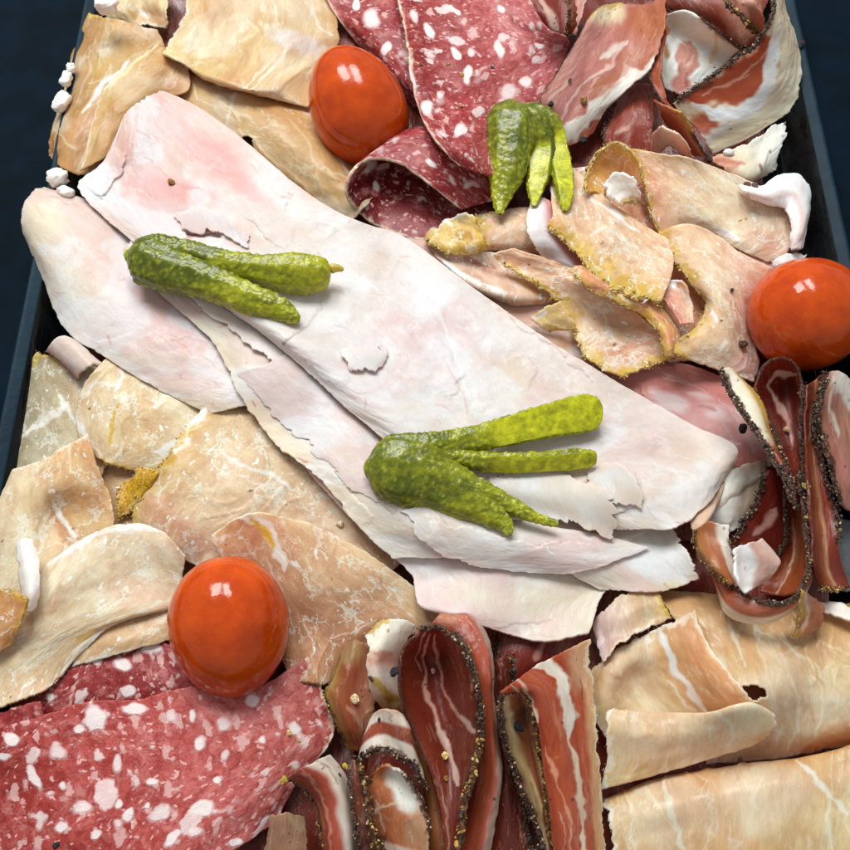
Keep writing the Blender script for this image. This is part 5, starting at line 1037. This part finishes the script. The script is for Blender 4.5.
S('coppa', 'short brown and white slice at the ham tip with a seeded left rim', [
  [(695, 532, .9), (712, 520, 1.2), (730, 526, 1.1)], [(698, 552, .9), (714, 545, 1.2), (733, 550, 1.2)], [(714, 572, .8), (724, 568, 1.1), (735, 572, 1.1)], [(730, 586, .5), (734, 584, .7), (740, 586, .6)]], 'a06a40', uc=[(0, '8c6a34'), (.3, 'a86c48'), (.6, 'b87c60'), (.7, 'efe6de'), (1, 'f2ebe6')], crust=[('u0', 0, 1, 'spice', 5), ('u1', .2, .9, 'pepper', 3)])
S('coppa', 'curled white and lilac slice end inside the scoop shaped slice', [
  [(733, 548, 1.0), (750, 542, 1.3), (762, 538, 1.1)], [(734, 562, 1.1), (754, 560, 1.5), (780, 560, 1.1)], [(736, 580, 1.0), (752, 578, 1.4), (774, 574, 1.1)], [(746, 594, .8), (752, 590, 1.0), (758, 586, .9)]], 'e0d0c8', mat='fat', uc=[(0, 'f2eeea'), (.45, 'efe8e4'), (.6, 'c9a49a'), (1, 'd0b0a4')], rag=1.5)
S('coppa', 'small triangular brown slice with a pale streak lying on the long ham roll', [
  [(803, 588, .7), (808, 592, .7), (814, 598, .5)], [(798, 612, .6), (808, 612, .8), (824, 610, .5)], [(794, 630, .4), (808, 628, .6), (822, 624, .4)], [(792, 638, .2), (802, 636, .3), (812, 632, .2)]], 'b57a60', st=[('ecccb8', 3.5, [(805, 592), (807, 612), (803, 632)], .9)], crust=[('u0', 0, 1, 'herb', 5)])
S('coppa', 'dark arched slice with a curved white line below the round tomato', [
  [(756, 382, 1.4), (766, 364, 1.6), (781, 358, 1.7), (795, 364, 1.6), (802, 382, 1.4)],
  [(755, 396, 1.4), (768, 388, .8), (782, 384, .7), (794, 388, .8), (803, 402, 1.4)],
  [(766, 424, 1.3), (776, 420, .6), (785, 418, .5), (794, 420, .6), (802, 432, 1.3)],
  [(778, 450, 1.2), (785, 450, .6), (790, 450, .5), (796, 450, .6), (803, 462, 1.2)],
  [(790, 480, 1.0), (793, 480, .6), (797, 482, .5), (800, 484, .6), (805, 490, 1.1)],
  [(796, 510, .8), (799, 510, .5), (801, 512, .5), (804, 512, .6), (808, 515, .9)]], '6e2a20', soft=8, rag=.4, wr=.6, st=[('e0c4bc', 6, [(798, 374), (778, 373), (766, 386), (776, 404), (786, 420)], .9, .4), ('cf9a90', 4, [(776, 404), (788, 422), (792, 445)], .7)], bl=[('5a2018', 784, 392, 12, 10, 0, .6, .7)],
  crust=[('v0', 0, 1, 'pepper', 3), ('u0', .15, 1, 'pepper', 8, 1.1), ('u1', 0, 1, 'pepper', 9, 1.3)])
S('coppa', 'upright slice with a thick pepper rim and white fat beside the dark arched slice', [
  [(719, 369, 1.7), (727, 368, 1.3), (735, 374, .7)], [(730, 394, 1.8), (742, 388, 1.3), (756, 394, .7)], [(746, 418, 1.8), (756, 412, 1.3), (766, 412, .7)], [(760, 438, 1.8), (766, 432, 1.3), (771, 434, .8)], [(773, 458, 1.7), (776, 454, 1.3), (779, 454, .9)], [(784, 478, 1.6), (786, 476, 1.3), (788, 476, 1.0)], [(792, 502, 1.4), (793, 502, 1.2), (795, 502, 1.0)]], 'e6dcc6', mat='fat', soft=8, rag=.4, wr=.5, vc=None, uc=[(0, 'efe8d8'), (.55, 'eadfc4'), (.8, 'b8904c'), (1, 'c0985c')], bl=[('8a4a34', 782, 470, 16, 30, -30, .4)], crust=[('u0', 0, 1, 'pepper', 8.5, 1.4), ('u1', .05, .4, 'herb', 3)])
S('coppa', 'orange brown slice wall with a pale vertical line at the right edge', [
  [(806, 385, 1.1), (814, 380, .8), (825, 374, 1.2)], [(805, 432, 1.1), (810, 432, .8), (815, 430, 1.2)], [(807, 475, 1.1), (814, 475, .7), (824, 470, 1.2)], [(810, 525, 1.0), (820, 525, .6), (838, 520, 1.1)], [(812, 565, .9), (824, 570, .5), (840, 556, .9)], [(820, 588, .6), (834, 590, .4), (850, 588, .6)]], '8a4230', soft=7, rag=.4, uc=[(0, '6a2a20'), (.35, 'a8603f'), (.5, 'e0b090'), (.6, '8c3c2c'), (1, '7a3024')], crust=[('u1', 0, .8, 'pepper', 8, 1.3), ('v1', 0, 1, 'spice', 7)])
S('coppa', 'pink and white slice beside the dark tray at the right edge', [
  [(826, 374, 1.2), (838, 370, 1.4), (850, 380, 1.1), (860, 395, .4)], [(818, 405, 1.1), (834, 400, 1.4), (850, 406, 1.1), (870, 415, .3)], [(823, 442, 1.0), (840, 440, 1.3), (855, 444, 1.0), (875, 450, .3)], [(832, 475, .9), (846, 476, 1.1), (858, 480, .8), (875, 485, .2)], [(838, 505, .7), (848, 510, .8), (858, 512, .5), (875, 515, .1)]], 'c89488', soft=7, rag=.8, uc=[(0, 'a8705c'), (.25, 'c08a80'), (.6, 'c79a84'), (1, 'b88c70')], bl=[('f2ede8', 842, 380, 12, 12, 0, .4), ('f0e8e4', 852, 400, 7, 26, -18, .3)], st=[('efe0d8', 4, [(832, 385), (830, 410), (838, 436)], .9), ('cf8c88', 6, [(836, 440), (844, 480), (846, 500)], .6)], crust=[('u0', 0, 1, 'pepper', 7, 1.1)])
# ---------------- E  cooked ham pile
H1, H2 = 'ecdcd6', 'e9d3cc'
S('ham', 'lowest cooked ham slice with a cream coloured end near the bottom middle slices', [
  [(296, 458, .2), (330, 452, .3), (380, 450, .3), (440, 455, .3)],
  [(330, 496, .3), (380, 500, .6), (450, 505, .6), (520, 505, .4)],
  [(372, 540, .3), (430, 545, .7), (510, 548, .8), (580, 545, .5)],
  [(412, 578, .3), (460, 580, .7), (530, 582, .8), (612, 572, .5)],
  [(418, 604, .1), (470, 610, .4), (530, 614, .6), (600, 604, .4)],
  [(440, 614, -.2), (482, 626, .0), (540, 642, .1), (590, 634, .1)]], 'eadac8', soft=11, rag=(2, 2, 1, 1), uc=[(0, 'efdedb'), (.5, 'efded6'), (1, 'ebdcca')],
  bl=[('e6dcc8', 520, 600, 60, 16, 5, .6, .7), ('e8cfc8', 400, 540, 40, 20, 40, .6, .5)], relief=[('step', [(520, 560), (470, 552), (430, 540)], .14, 14), ('step', [(480, 628), (520, 622), (570, 626)], .06, 8)], st=[('d8b8ac', 1.5, [(440, 612), (500, 630), (560, 638)], .5), ('c9a594', 1.5, [(480, 620), (530, 624)], .4)])
S('ham', 'cooked ham slice with a white torn corner at the pile end', [
  [(500, 520, .3), (560, 510, .5), (620, 500, .5), (668, 500, .3)],
  [(530, 552, .4), (580, 545, .7), (630, 540, .7), (676, 530, .4)],
  [(566, 572, .3), (612, 570, .6), (650, 566, .7), (690, 556, .4)],
  [(600, 590, .1), (634, 592, .3), (664, 592, .3), (702, 578, .2)]], 'ede0d4', soft=9, rag=(2, 4, 1, 2), bl=[('f4f0ec', 655, 560, 36, 18, 10, .5), ('e8d8b8', 668, 586, 20, 6, 0, .6, .8), ('e6ccc4', 590, 545, 30, 14, 20, .6, .5)], relief=[('step', [(600, 560), (630, 540), (650, 525)], .1, 10)])
S('ham', 'left ham slice of the pile with a rounded fold end over the tray rim', [
  [(44, 188, .2), (32, 192, .5), (24, 206, .6), (22, 224, .3), (26, 238, -.1)],
  [(96, 204, .3), (76, 222, .9), (58, 240, 1.0), (46, 258, .7), (42, 276, .0)],
  [(150, 245, .3), (128, 268, .9), (104, 290, 1.1), (82, 308, .9), (66, 330, .1)],
  [(205, 285, .3), (180, 310, .9), (156, 332, 1.1), (132, 348, .8), (106, 358, .1)],
  [(262, 330, .2), (235, 350, .7), (212, 368, .9), (190, 384, .6), (166, 394, .1)],
  [(318, 385, .1), (290, 395, .4), (262, 402, .5), (236, 408, .3), (210, 414, .0)]], 'e8d2c8', soft=10, rag=(1, 1.5, 1, 2),
  uc=[(0, 'e6cfc8'), (.35, 'ead3cc'), (.7, 'ecdacd'), (1, 'e6d6c4')], bl=[('ecdcc6', 44, 222, 20, 22, 0, .6, .9), ('e4c2be', 150, 300, 60, 16, 38, .7, .7), ('f0e6dc', 70, 290, 16, 30, -20, .6, .7)],
  relief=[('step', [(240, 392), (215, 362), (175, 352), (150, 330)], .10, 12), ('step', [(172, 340), (196, 338), (222, 352)], .08, 8), ('step', [(130, 335), (110, 340), (96, 345)], .07, 8)], st=[('c89a90', 1.8, [(172, 340), (180, 346), (188, 350)], .6), ('d0a49a', 1.8, [(108, 334), (112, 345)], .7), ('d8b0a8', 1.5, [(195, 338), (215, 352)], .5)])
S('ham', 'middle cooked ham slice with ragged flaked edge above the lowest slice', [
  [(134, 238, .2), (128, 244, .3), (122, 250, .1)],
  [(190, 262, .3), (172, 280, .5), (158, 292, .2)],
  [(262, 305, .3), (238, 328, .6), (214, 345, .2)],
  [(330, 355, .3), (290, 378, .7), (240, 398, .2)],
  [(392, 410, .3), (340, 430, .8), (276, 446, .3)],
  [(440, 470, .3), (390, 480, .8), (322, 482, .4)],
  [(505, 520, .3), (440, 530, .7), (352, 520, .3)],
  [(560, 552, .1), (480, 556, .3), (392, 560, .1)]], 'ebdad0', soft=10, rag=(1, 3, 2, 3), rf=.08,
  uc=[(0, 'e8d2cc'), (.6, 'ecdcd2'), (1, 'eaddc9')], bl=[('e2c2be', 350, 440, 20, 34, -50, .6, .6), ('e6ccc6', 270, 370, 24, 40, -50, .6, .5), ('f2ece6', 400, 505, 40, 14, 30, .6, .8), ('e4c4bc', 312, 425, 16, 10, 30, .6, .6)],
  relief=[('step', [(330, 372), (290, 350), (262, 335), (240, 318)], .16, 12), ('step', [(300, 402), (262, 372), (240, 358)], .15, 12), ('step', [(345, 440), (318, 432), (290, 408)], .16, 12), ('step', [(300, 425), (325, 415), (345, 425)], .1, 9), ('step', [(450, 545), (440, 520), (405, 505), (360, 478)], .16, 14), ('step', [(375, 520), (355, 500), (330, 468)], .1, 10), ('step', [(500, 552), (480, 530), (452, 524)], .12, 10), ('step', [(285, 360), (300, 348), (320, 352)], .1, 7)],
  st=[('c4948c', 2, [(253, 398), (256, 408)], .8), ('cda398', 1.6, [(300, 408), (318, 424), (335, 432)], .6), ('b98478', 2.2, [(296, 456), (308, 462)], .7), ('d4aea4', 1.6, [(270, 345), (290, 362)], .6)])
S('ham', 'thin ragged ham layer showing as a strip just below the topmost slice', [
  [(176, 286, .1), (196, 280, .15), (226, 272, .1)], [(214, 320, .15), (240, 310, .2), (275, 300, .1)], [(260, 356, .15), (290, 345, .2), (325, 332, .1)], [(304, 396, .15), (335, 384, .2), (372, 372, .1)], [(346, 434, .1), (372, 424, .15), (405, 412, .1)]], 'f0e0da', rag=(7, 0, 3, 3), rf=.06, th=.05, soft=5, wr=.8)
S('ham', 'lower ragged ham layer showing as a second strip left of the largest gherkin', [
  [(232, 376, .08), (262, 364, .14), (296, 350, .1)], [(268, 412, .1), (300, 399, .16), (338, 386, .1)], [(310, 452, .1), (345, 438, .16), (380, 424, .1)], [(350, 490, .1), (385, 475, .16), (420, 462, .1)], [(396, 522, .06), (430, 509, .12), (462, 498, .1)]], 'eedcd2', rag=(8, 0, 3, 3), rf=.06, th=.05, soft=5, wr=.8, lift=-.08)
S('ham', 'creased ham strip folded under the tips of the largest gherkin', [
  [(398, 512, .05), (440, 500, .1), (484, 496, .1)], [(430, 550, .08), (482, 538, .14), (535, 522, .1)], [(498, 570, .08), (550, 555, .14), (604, 536, .1)], [(566, 574, .05), (606, 566, .1), (650, 548, .1)]], 'f1e2da', rag=(6, 0, 3, 3), rf=.06, th=.05, soft=5, wr=.9, relief=[('step', [(600, 545), (540, 545), (470, 530), (430, 515)], .2, 12)])
S('ham', 'topmost long ham slice with a pink upper tip, carrying two gherkins', [
  [(162, 91, .3), (148, 96, .5), (136, 104, .5), (126, 112, .4), (124, 122, .2)],
  [(196, 106, .3), (168, 124, .8), (145, 134, .8), (124, 146, .6), (104, 160, .3)],
  [(236, 134, .3), (202, 160, .9), (168, 172, .9), (130, 180, .7), (78, 184, .2)],
  [(290, 180, .3), (250, 205, 1.0), (208, 222, 1.0), (160, 230, .8), (100, 214, .2)],
  [(345, 216, .3), (302, 250, 1.0), (258, 275, 1.1), (210, 280, .9), (160, 262, .3)],
  [(405, 238, .3), (358, 282, 1.0), (310, 315, 1.1), (268, 325, .9), (232, 312, .3)],
  [(470, 285, .3), (420, 330, 1.0), (370, 362, 1.1), (330, 370, .9), (290, 356, .3)],
  [(545, 338, .3), (490, 380, 1.0), (440, 412, 1.1), (392, 420, .9), (340, 402, .3)],
  [(620, 384, .3), (565, 425, 1.0), (510, 455, 1.1), (455, 465, .9), (392, 445, .3)],
  [(690, 424, .3), (640, 455, 1.0), (590, 485, 1.1), (530, 495, .9), (470, 490, .3)],
  [(738, 450, .4), (700, 485, .9), (660, 505, 1.0), (610, 512, .8), (550, 510, .3)],
  [(732, 468, .2), (705, 508, .5), (678, 528, .6), (650, 530, .6), (600, 528, .2)]], H1, soft=13, th=.06, rag=(.5, 2.5, 2, 3), rf=.08, wr=1.2,
  vc=[(0, 'e8c8c0'), (.14, 'ebcfc8'), (.22, 'ecdcd6'), (.5, 'ede1dc'), (.8, 'ebdad2'), (1, 'ecdcd0')],
  bl=[('e6b2ae', 215, 160, 62, 15, 38, .5, .85), ('e9a9a6', 165, 190, 40, 13, 12, .6, .8), ('edd6d2', 165, 125, 34, 16, 20, .6, .6), ('f8f6f4', 100, 185, 26, 18, 40, .3), ('f3ece8', 282, 195, 36, 12, 40, .6, .9), ('d9a79c', 128, 150, 8, 20, -30, .5, .5), ('e6d4d2', 170, 220, 46, 14, 10, .6, .7), ('e8d2d0', 420, 330, 60, 26, 40, .7, .5), ('eecfca', 560, 410, 90, 22, 33, .7, .55), ('eed8d0', 640, 450, 60, 30, 33, .6, .5), ('ecdcc8', 510, 380, 18, 22, 20, .4, .6), ('f1e9e4', 460, 300, 60, 10, 38, .6, .6), ('e9dccb', 210, 248, 20, 8, 0, .6, .5)],
  st=[('f3ebe6', 4, [(425, 290), (445, 330), (462, 370), (475, 420)], .7), ('dcc0bc', 2.5, [(446, 365), (460, 385), (466, 415)], .6), ('ead0cc', 2.5, [(560, 400), (600, 430), (660, 470)], .4), ('c98c80', 3, [(182, 240), (205, 232), (225, 233)], .6), ('cf9a8c', 2, [(282, 196), (292, 198)], .6), ('d9a8a8', 2, [(160, 170), (185, 188), (205, 192)], .6), ('f2e8e2', 3, [(570, 445), (600, 460), (650, 465), (690, 475)], .5), ('c4988c', 1.6, [(364, 398), (366, 410)], .5)],
  relief=[('step', [(225, 236), (200, 226), (180, 222), (165, 212)], .14, 12), ('step', [(160, 244), (190, 238), (228, 236)], .14, 8), ('step', [(100, 200), (118, 180), (126, 156)], .2, 14), ('step', [(230, 322), (262, 330), (300, 356), (340, 392)], .12, 16), ('step', [(500, 300), (520, 330), (560, 350), (600, 392)], .1, 16), ('step', [(660, 440), (620, 430), (590, 410)], .1, 12), ('step', [(275, 345), (300, 330), (322, 312), (318, 290)], .10, 12), ('step', [(452, 400), (462, 375), (448, 352), (434, 338)], .10, 12), ('step', [(530, 392), (535, 370), (520, 350)], .09, 12), ('step', [(600, 520), (640, 500), (636, 475), (600, 462)], .14, 14), ('step', [(560, 500), (590, 478), (612, 470)], .12, 10), ('ridge', [(240, 140), (330, 220), (440, 300), (600, 400), (700, 450)], .06, 14), ('step', [(290, 200), (270, 190), (245, 192)], .09, 9), ('step', [(250, 215), (262, 240), (290, 250)], .08, 10), ('step', [(400, 262), (380, 250), (360, 252)], .06, 9), ('dent', [(185, 234), (205, 232), (222, 234)], .18, 3), ('step', [(700, 500), (720, 478), (735, 462)], .05, 8)])
S('ham', 'loose ham flake right of the largest gherkin', [
  [(586, 470, .02), (605, 460, .08), (624, 464, .04)], [(588, 486, .06), (612, 482, .14), (640, 484, .08)], [(596, 502, .1), (618, 506, .12), (646, 510, .04)]], 'ecdcd0', rag=5, th=.035, soft=4, wr=.6, lift=.012)
S('ham', 'ham flake with a torn lower edge just below the largest gherkin', [
  [(484, 476, .02), (530, 470, .1), (580, 478, .08), (612, 492, .04)], [(488, 496, .1), (532, 494, .16), (578, 504, .12), (618, 518, .06)], [(510, 520, .1), (550, 520, .12), (586, 530, .12), (614, 542, .04)]], 'ecdccf', rag=5, th=.035, soft=4, wr=.6, lift=.012)
S('ham', 'pale ham flake between the pink tip and the upper gherkin', [
  [(172, 214, .03), (198, 206, .1), (228, 216, .06), (250, 232, .02)], [(178, 226, .05), (204, 222, .12), (232, 230, .08), (252, 244, .02)], [(192, 236, .03), (212, 234, .1), (232, 240, .06), (246, 250, .02)]], 'ecd6d2', rag=5, th=.035, soft=4, wr=.6, lift=.012)
S('ham', 'folded under ham corner below the right tip of the pile', [
  [(736, 455, -.3), (722, 482, -.2), (705, 505, -.2), (690, 520, -.2)], [(732, 470, -.25), (720, 495, -.15), (706, 518, -.1), (692, 530, -.1)], [(722, 492, -.4), (712, 512, -.3), (700, 532, -.3), (690, 545, -.3)]], 'd8b8a0', soft=5)
S('ham', 'crumbly white ham shreds in the middle of the topmost slice', [
  [(338, 352, .03), (350, 344, .1), (368, 346, .08), (384, 342, .03)], [(342, 362, .05), (354, 358, .13), (372, 360, .1), (388, 356, .03)], [(350, 372, .0), (362, 372, .06), (374, 372, .06), (384, 368, 0)]], 'efe4de', rag=5, wr=.8, th=.04, soft=4, lift=.02)
# ------------------------------------------------------------------ tomatoes and gherkins on top
tomato(357, 106, 47.5, 61.5, -24, 'narrow egg shaped cherry tomato resting against the salami at the top', .8, .10)
tomato(808, 314, 56, 58, 70, 'round cherry tomato at the right edge between roast pork and peppered slices', .8, .04)
tomato(229.5, 626, 59.5, 70, -8, 'large upright cherry tomato standing on salami at the lower left', .8, -.04)
SKN = dict(skin='55630a', flesh='b0b820')
gherkin('gherkin split into two fingers on the upper left of the cooked ham', [
    ('gherkin_body', [(129, 257, 10, .36), (140, 259, 22, .4), (156, 265, 24, .4), (180, 273, 21, .36), (215, 284, 17, .3), (250, 299, 15, .26), (282, 310, 11, .22), (299, 321, 4, .2)], dict(flat=.72, warts=1.2, **SKN)),
    ('gherkin_stem', [(126, 252, 3, .35), (129, 254, 7, .38), (136, 258, 8, .4)], dict(flat=.8, warts=0, skin='8f9c1c', flesh='a9b52c')),
    ('gherkin_finger', [(134, 250, 8, .36), (150, 249, 14, .4), (180, 254, 15, .4), (215, 262, 14, .36), (260, 270, 15, .33), (300, 273, 20, .32), (331, 274, 15, .3)], dict(flat=.75, cut=(-55, .55, .45), warts=1.0, tipcol='a4aa28', **SKN)),
    ('gherkin_stem', [(329, 269, 6, .32), (337, 268, 4, .32), (344, 270, 2, .28)], dict(flat=.8, warts=0, skin='a8993c', flesh='c2b45a'))])
gherkin('largest gherkin fanned into four fingers in the middle of the ham', [
    ('gherkin_body', [(367, 466, 14, .32), (376, 467, 25, .38), (392, 469, 32, .45), (415, 474, 33, .42), (440, 483, 28, .34), (465, 497, 23, .27), (490, 512, 14, .22), (507, 527, 6, .2), (510, 535, 2, .2)], dict(flat=.55, warts=1.1, **SKN)),
    ('gherkin_stem', [(364, 465, 6, .34), (368, 466, 11, .36), (378, 468, 11, .4)], dict(flat=.7, warts=.2, skin='76851a', flesh='97a22a')),
    ('gherkin_finger', [(378, 458, 12, .4), (395, 452, 17, .46), (425, 449, 16, .47), (460, 442, 13, .45), (500, 433, 14, .42), (550, 420, 17, .38), (590, 413, 18, .34), (603, 413, 13, .32)], dict(flat=.6, cut=(90, .35, .45), warts=1.1, **SKN)),
    ('gherkin_finger', [(400, 462, 14, .42), (425, 459, 12, .43), (455, 458, 9, .4), (490, 462, 10, .34), (540, 462, 10, .3), (580, 459, 10, .28), (597, 457, 7, .26)], dict(flat=.8, cut=(60, .4, .4), warts=.9, **SKN)),
    ('gherkin_finger', [(400, 468, 20, .42), (430, 474, 18, .4), (460, 482, 14, .36), (495, 498, 10, .28), (530, 515, 6, .24), (558, 525, 2, .22)], dict(flat=.7, warts=1.2, **SKN))])
gherkin('small gherkin with drooping fingers between the salami and peppered slices', [
    ('gherkin_body', [(518, 105, 16, .32), (515, 113, 24, .44), (513, 128, 26, .5), (510, 150, 21, .48), (507, 172, 18, .42), (503, 190, 12, .36), (500, 205, 6, .3), (500, 214, 2, .28)], dict(flat=.6, warts=1.5, **SKN)),
    ('gherkin_finger', [(535, 112, 10, .36), (548, 124, 12, .4), (557, 150, 11, .38), (563, 178, 10, .32), (565, 198, 7, .28), (565, 211, 2, .24)], dict(flat=.8, warts=.9, cut=(110, .5, .2), **SKN)),
    ('gherkin_finger', [(522, 108, 16, .42), (532, 122, 18, .5), (539, 145, 16, .5), (539, 168, 13, .46), (536, 188, 9, .36), (534, 206, 2, .3)], dict(flat=.7, warts=.8, cut=(90, .62, .35), **SKN))])
# ------------------------------------------------------------------ loose pepper and crumbs
HB = blur(maxf(H, 1), 2)
def crumb(px, py, r, colr, label, shape='pepper', kind='peppercorn', cat='peppercorn', group='loose pepper pieces on the meat'):
    r = r*.82
    seed = int(px*7+py*13); rs = np.random.RandomState(seed)
    h = float(look(HB, np.array([float(px)]), np.array([float(py)]))[0])+r*PX*.35
    c = P(px, py, h); s = pscale(px, py, h)
    nv, nu = 9, 12
    th = np.linspace(0, math.pi, nv)[:, None]; ph = np.linspace(0, 2*math.pi, nu, endpoint=False)[None]
    d = np.stack([np.sin(th)*np.cos(ph), np.sin(th)*np.sin(ph), np.cos(th)*np.ones_like(ph)], -1)
    f = 1+.45*fbm(d[..., 0]*1.9+seed, d[..., 1]*1.9+d[..., 2]*2.3, seed, 3)
    d = d*f[..., None]*np.array([1, rs.uniform(.55, .85), rs.uniform(.4, .6)])
    a = rs.uniform(0, 6.28); x = d[..., 0]*math.cos(a)-d[..., 1]*math.sin(a); y = d[..., 0]*math.sin(a)+d[..., 1]*math.cos(a)
    V = np.stack([x, y, d[..., 2]], -1)*r*s+c
    C = lin(colr)*(1+.8*fbm(d[..., 0]*3, d[..., 1]*3+d[..., 2], seed+5, 3))[..., None]
    o = mesh_obj(kind, V.reshape(-1, 3), grid_faces(nv, nu, True)[:, ::-1], MAT['crumb'], col=np.clip(C.reshape(-1, 3), .004, .9), smooth=False, origin=c)
    return tag(o, label, cat, group)
crumb(171, 182, 5, '8a6426', 'round brown peppercorn on the pink tip of the top ham slice')
crumb(743, 344, 6, '4a3420', 'dark brown peppercorn on the large roast pork slice below the round tomato')
crumb(551, 104, 4.5, '17140f', 'black pepper flake pair on the pink slice above the small gherkin, upper one')
crumb(550, 113, 4, '15120f', 'black pepper flake pair on the pink slice above the small gherkin, lower one')
crumb(584, 100, 5, '8a6a38', 'tan pepper piece in the middle of the pink peppered slice')
crumb(570, 80, 3.2, '5a4630', 'small brown pepper speck high on the pink peppered slice')
crumb(557, 126, 4.5, '1a1613', 'black pepper flake on the white band right of the small gherkin')
crumb(583, 140, 5.5, '14161a', 'largest black pepper flake at the lower end of the white band')
crumb(547, 119, 4, 'c9a45c', 'yellow husk at the edge of the small gherkin')
crumb(355, 699, 6.5, 'ecd2a4', 'pale cream seed on the olive edged brown slice')
crumb(371, 678, 4.5, '4a3626', 'dark peppercorn on the cream white capped slice')
crumb(394, 672, 6.5, '1b2228', 'big bluish black peppercorn beside the big dark fold')
crumb(379, 720, 3, '2a201a', 'tiny dark speck on the white band of the arched slice')
crumb(445, 756, 4.5, 'dcc07c', 'yellow seed on the lower face of the big dark fold')
crumb(433, 671, 3.5, 'd8a890', 'pinkish crumb high on the face of the big dark fold')
crumb(446, 778, 3.5, '9c7c34', 'olive seed near the narrow end of the big dark fold')
crumb(518, 727, 8, '141b24', 'bluish black peppercorn inside the pouch of the right-hand bottom slice')
crumb(346, 766, 5, 'c9b04c', 'yellow seed beside the white outer band of the curved bottom slice')
crumb(284, 780, 5.5, 'b8a03c', 'yellow green seed at the lower right corner of the large salami')
crumb(339, 775, 3.5, '3a2e26', 'dark speck on the white band of the curved bottom slice')
crumb(289, 733, 4, 'd8bc7c', 'cream crumb on the right side of the large salami')
crumb(298, 740, 2.8, 'c9a860', 'smaller cream crumb on the right side of the large salami')
crumb(56, 845, 5, '1c2a24', 'dark green pepper piece at the bottom of the large salami')
crumb(340, 524, 4.5, 'ecdcb8', 'cream ham crumb on the brownish pork slice above the lowest ham edge', group='pale crumbs on the meat', kind='crumb', cat='crumb')
crumb(806, 486, 6, 'a8a058', 'pale green seed on the pepper rim of the right bundle, upper one')
crumb(808, 517, 5, 'b09c4c', 'pale green seed on the pepper rim of the right bundle, lower one')
crumb(787, 429, 4.5, 'c9a47c', 'tan seed inside the dark arched slice')
crumb(741, 530, 2.6, '1c1a18', 'tiny black fleck on the curled white slice end')
crumb(743, 428, 6.5, '1a1714', 'dark peppercorn behind the upright slice with the thick rim')
crumb(740, 760, 4, '5a4030', 'brown speck between the rolled flap and the corner roll')
crumb(732, 290, 3, '3a241a', 'thin dark hook shaped speck on the large roast pork slice')
crumb(448, 64, 3, 'b08a3c', 'small golden speck high on the big folded salami')
crumb(462, 75, 2.6, 'b89a50', 'smaller golden speck on the big folded salami')
crumb(492, 67, 2.8, '4a5040', 'dark green speck on the big folded salami')
crumb(461, 106, 2.6, 'c9a864', 'yellow speck low on the big folded salami')
crumb(421, 64, 2.6, '7a6030', 'olive speck at the seam of the big folded salami')
crumb(709, 160, 4.5, '16130f', 'black peppercorn at the foot of the seeded thin edge near the roast pork')
crumb(802, 42, 4, '2a1a18', 'dark peppercorn stuck at the outer right border of the wide peppered slice')
crumb(747, 184, 5, '6a4a3c', 'brown round piece under the cream frill, left one')
crumb(755, 186, 5.5, '5c5048', 'grey brown round piece under the cream frill, right one')
# white scraps against the left rim
def scrap(px, py, w, l, rot, label, h=.9):
    w, l = w*.85, l*.85
    c = P(px, py, h); s = pscale(px, py, h); nv, nu = 26, 30; sd = int(px*3+py)
    th = np.linspace(0, math.pi, nv)[:, None]; ph = np.linspace(0, 2*math.pi, nu, endpoint=False)[None]
    d = np.stack([np.sin(th)*np.cos(ph), np.sin(th)*np.sin(ph), np.cos(th)*np.ones_like(ph)], -1)
    d = np.sign(d)*np.abs(d)**.75
    f = 1+.3*fbm(d[..., 0]*2+sd, d[..., 1]*2+d[..., 2]*2, sd, 4)
    d = d*f[..., None]*np.array([w, l, min(w, l)*.9]); r = math.radians(rot)
    V = np.stack([d[..., 0]*math.cos(r)-d[..., 1]*math.sin(r), d[..., 0]*math.sin(r)+d[..., 1]*math.cos(r), d[..., 2]], -1)*s+c
    C = np.tile(lin('ece8e2'), (nv*nu, 1)); SCV = (d*1.0).reshape(-1, 3)+px
    o = mesh_obj('fat_scrap', V.reshape(-1, 3), grid_faces(nv, nu, True)[:, ::-1], MAT['fat'], col=C, sc=SCV, origin=c)
    tag(o, label, 'fat scrap', 'white fat scraps at the left rim')
scrap(71, 68, 5, 6, 10, 'smallest and highest white fat scrap at the left rim', 1.3)
scrap(66, 79, 6, 10, -10, 'elongated white fat scrap at the left rim beside the dark tan fold', 1.25)
scrap(62, 102, 8, 14, -18, 'largest white fat scrap at the left rim beside the dark tan fold', 1.2)
scrap(57, 178, 12, 10, 20, 'rounded white fat scrap below the dark tan fold', 1.3)
scrap(66, 192, 11, 7, -30, 'cream fat scrap between the tan fold and the ham', 1.3)
scrap(106, 6, 13, 9, 0, 'white fat scrap at the top left corner of the meat', 2.3)
scrap(729, 152, 6, 4, 0, 'tiny pale fat scrap at the frill beside the right rim', 1.6)
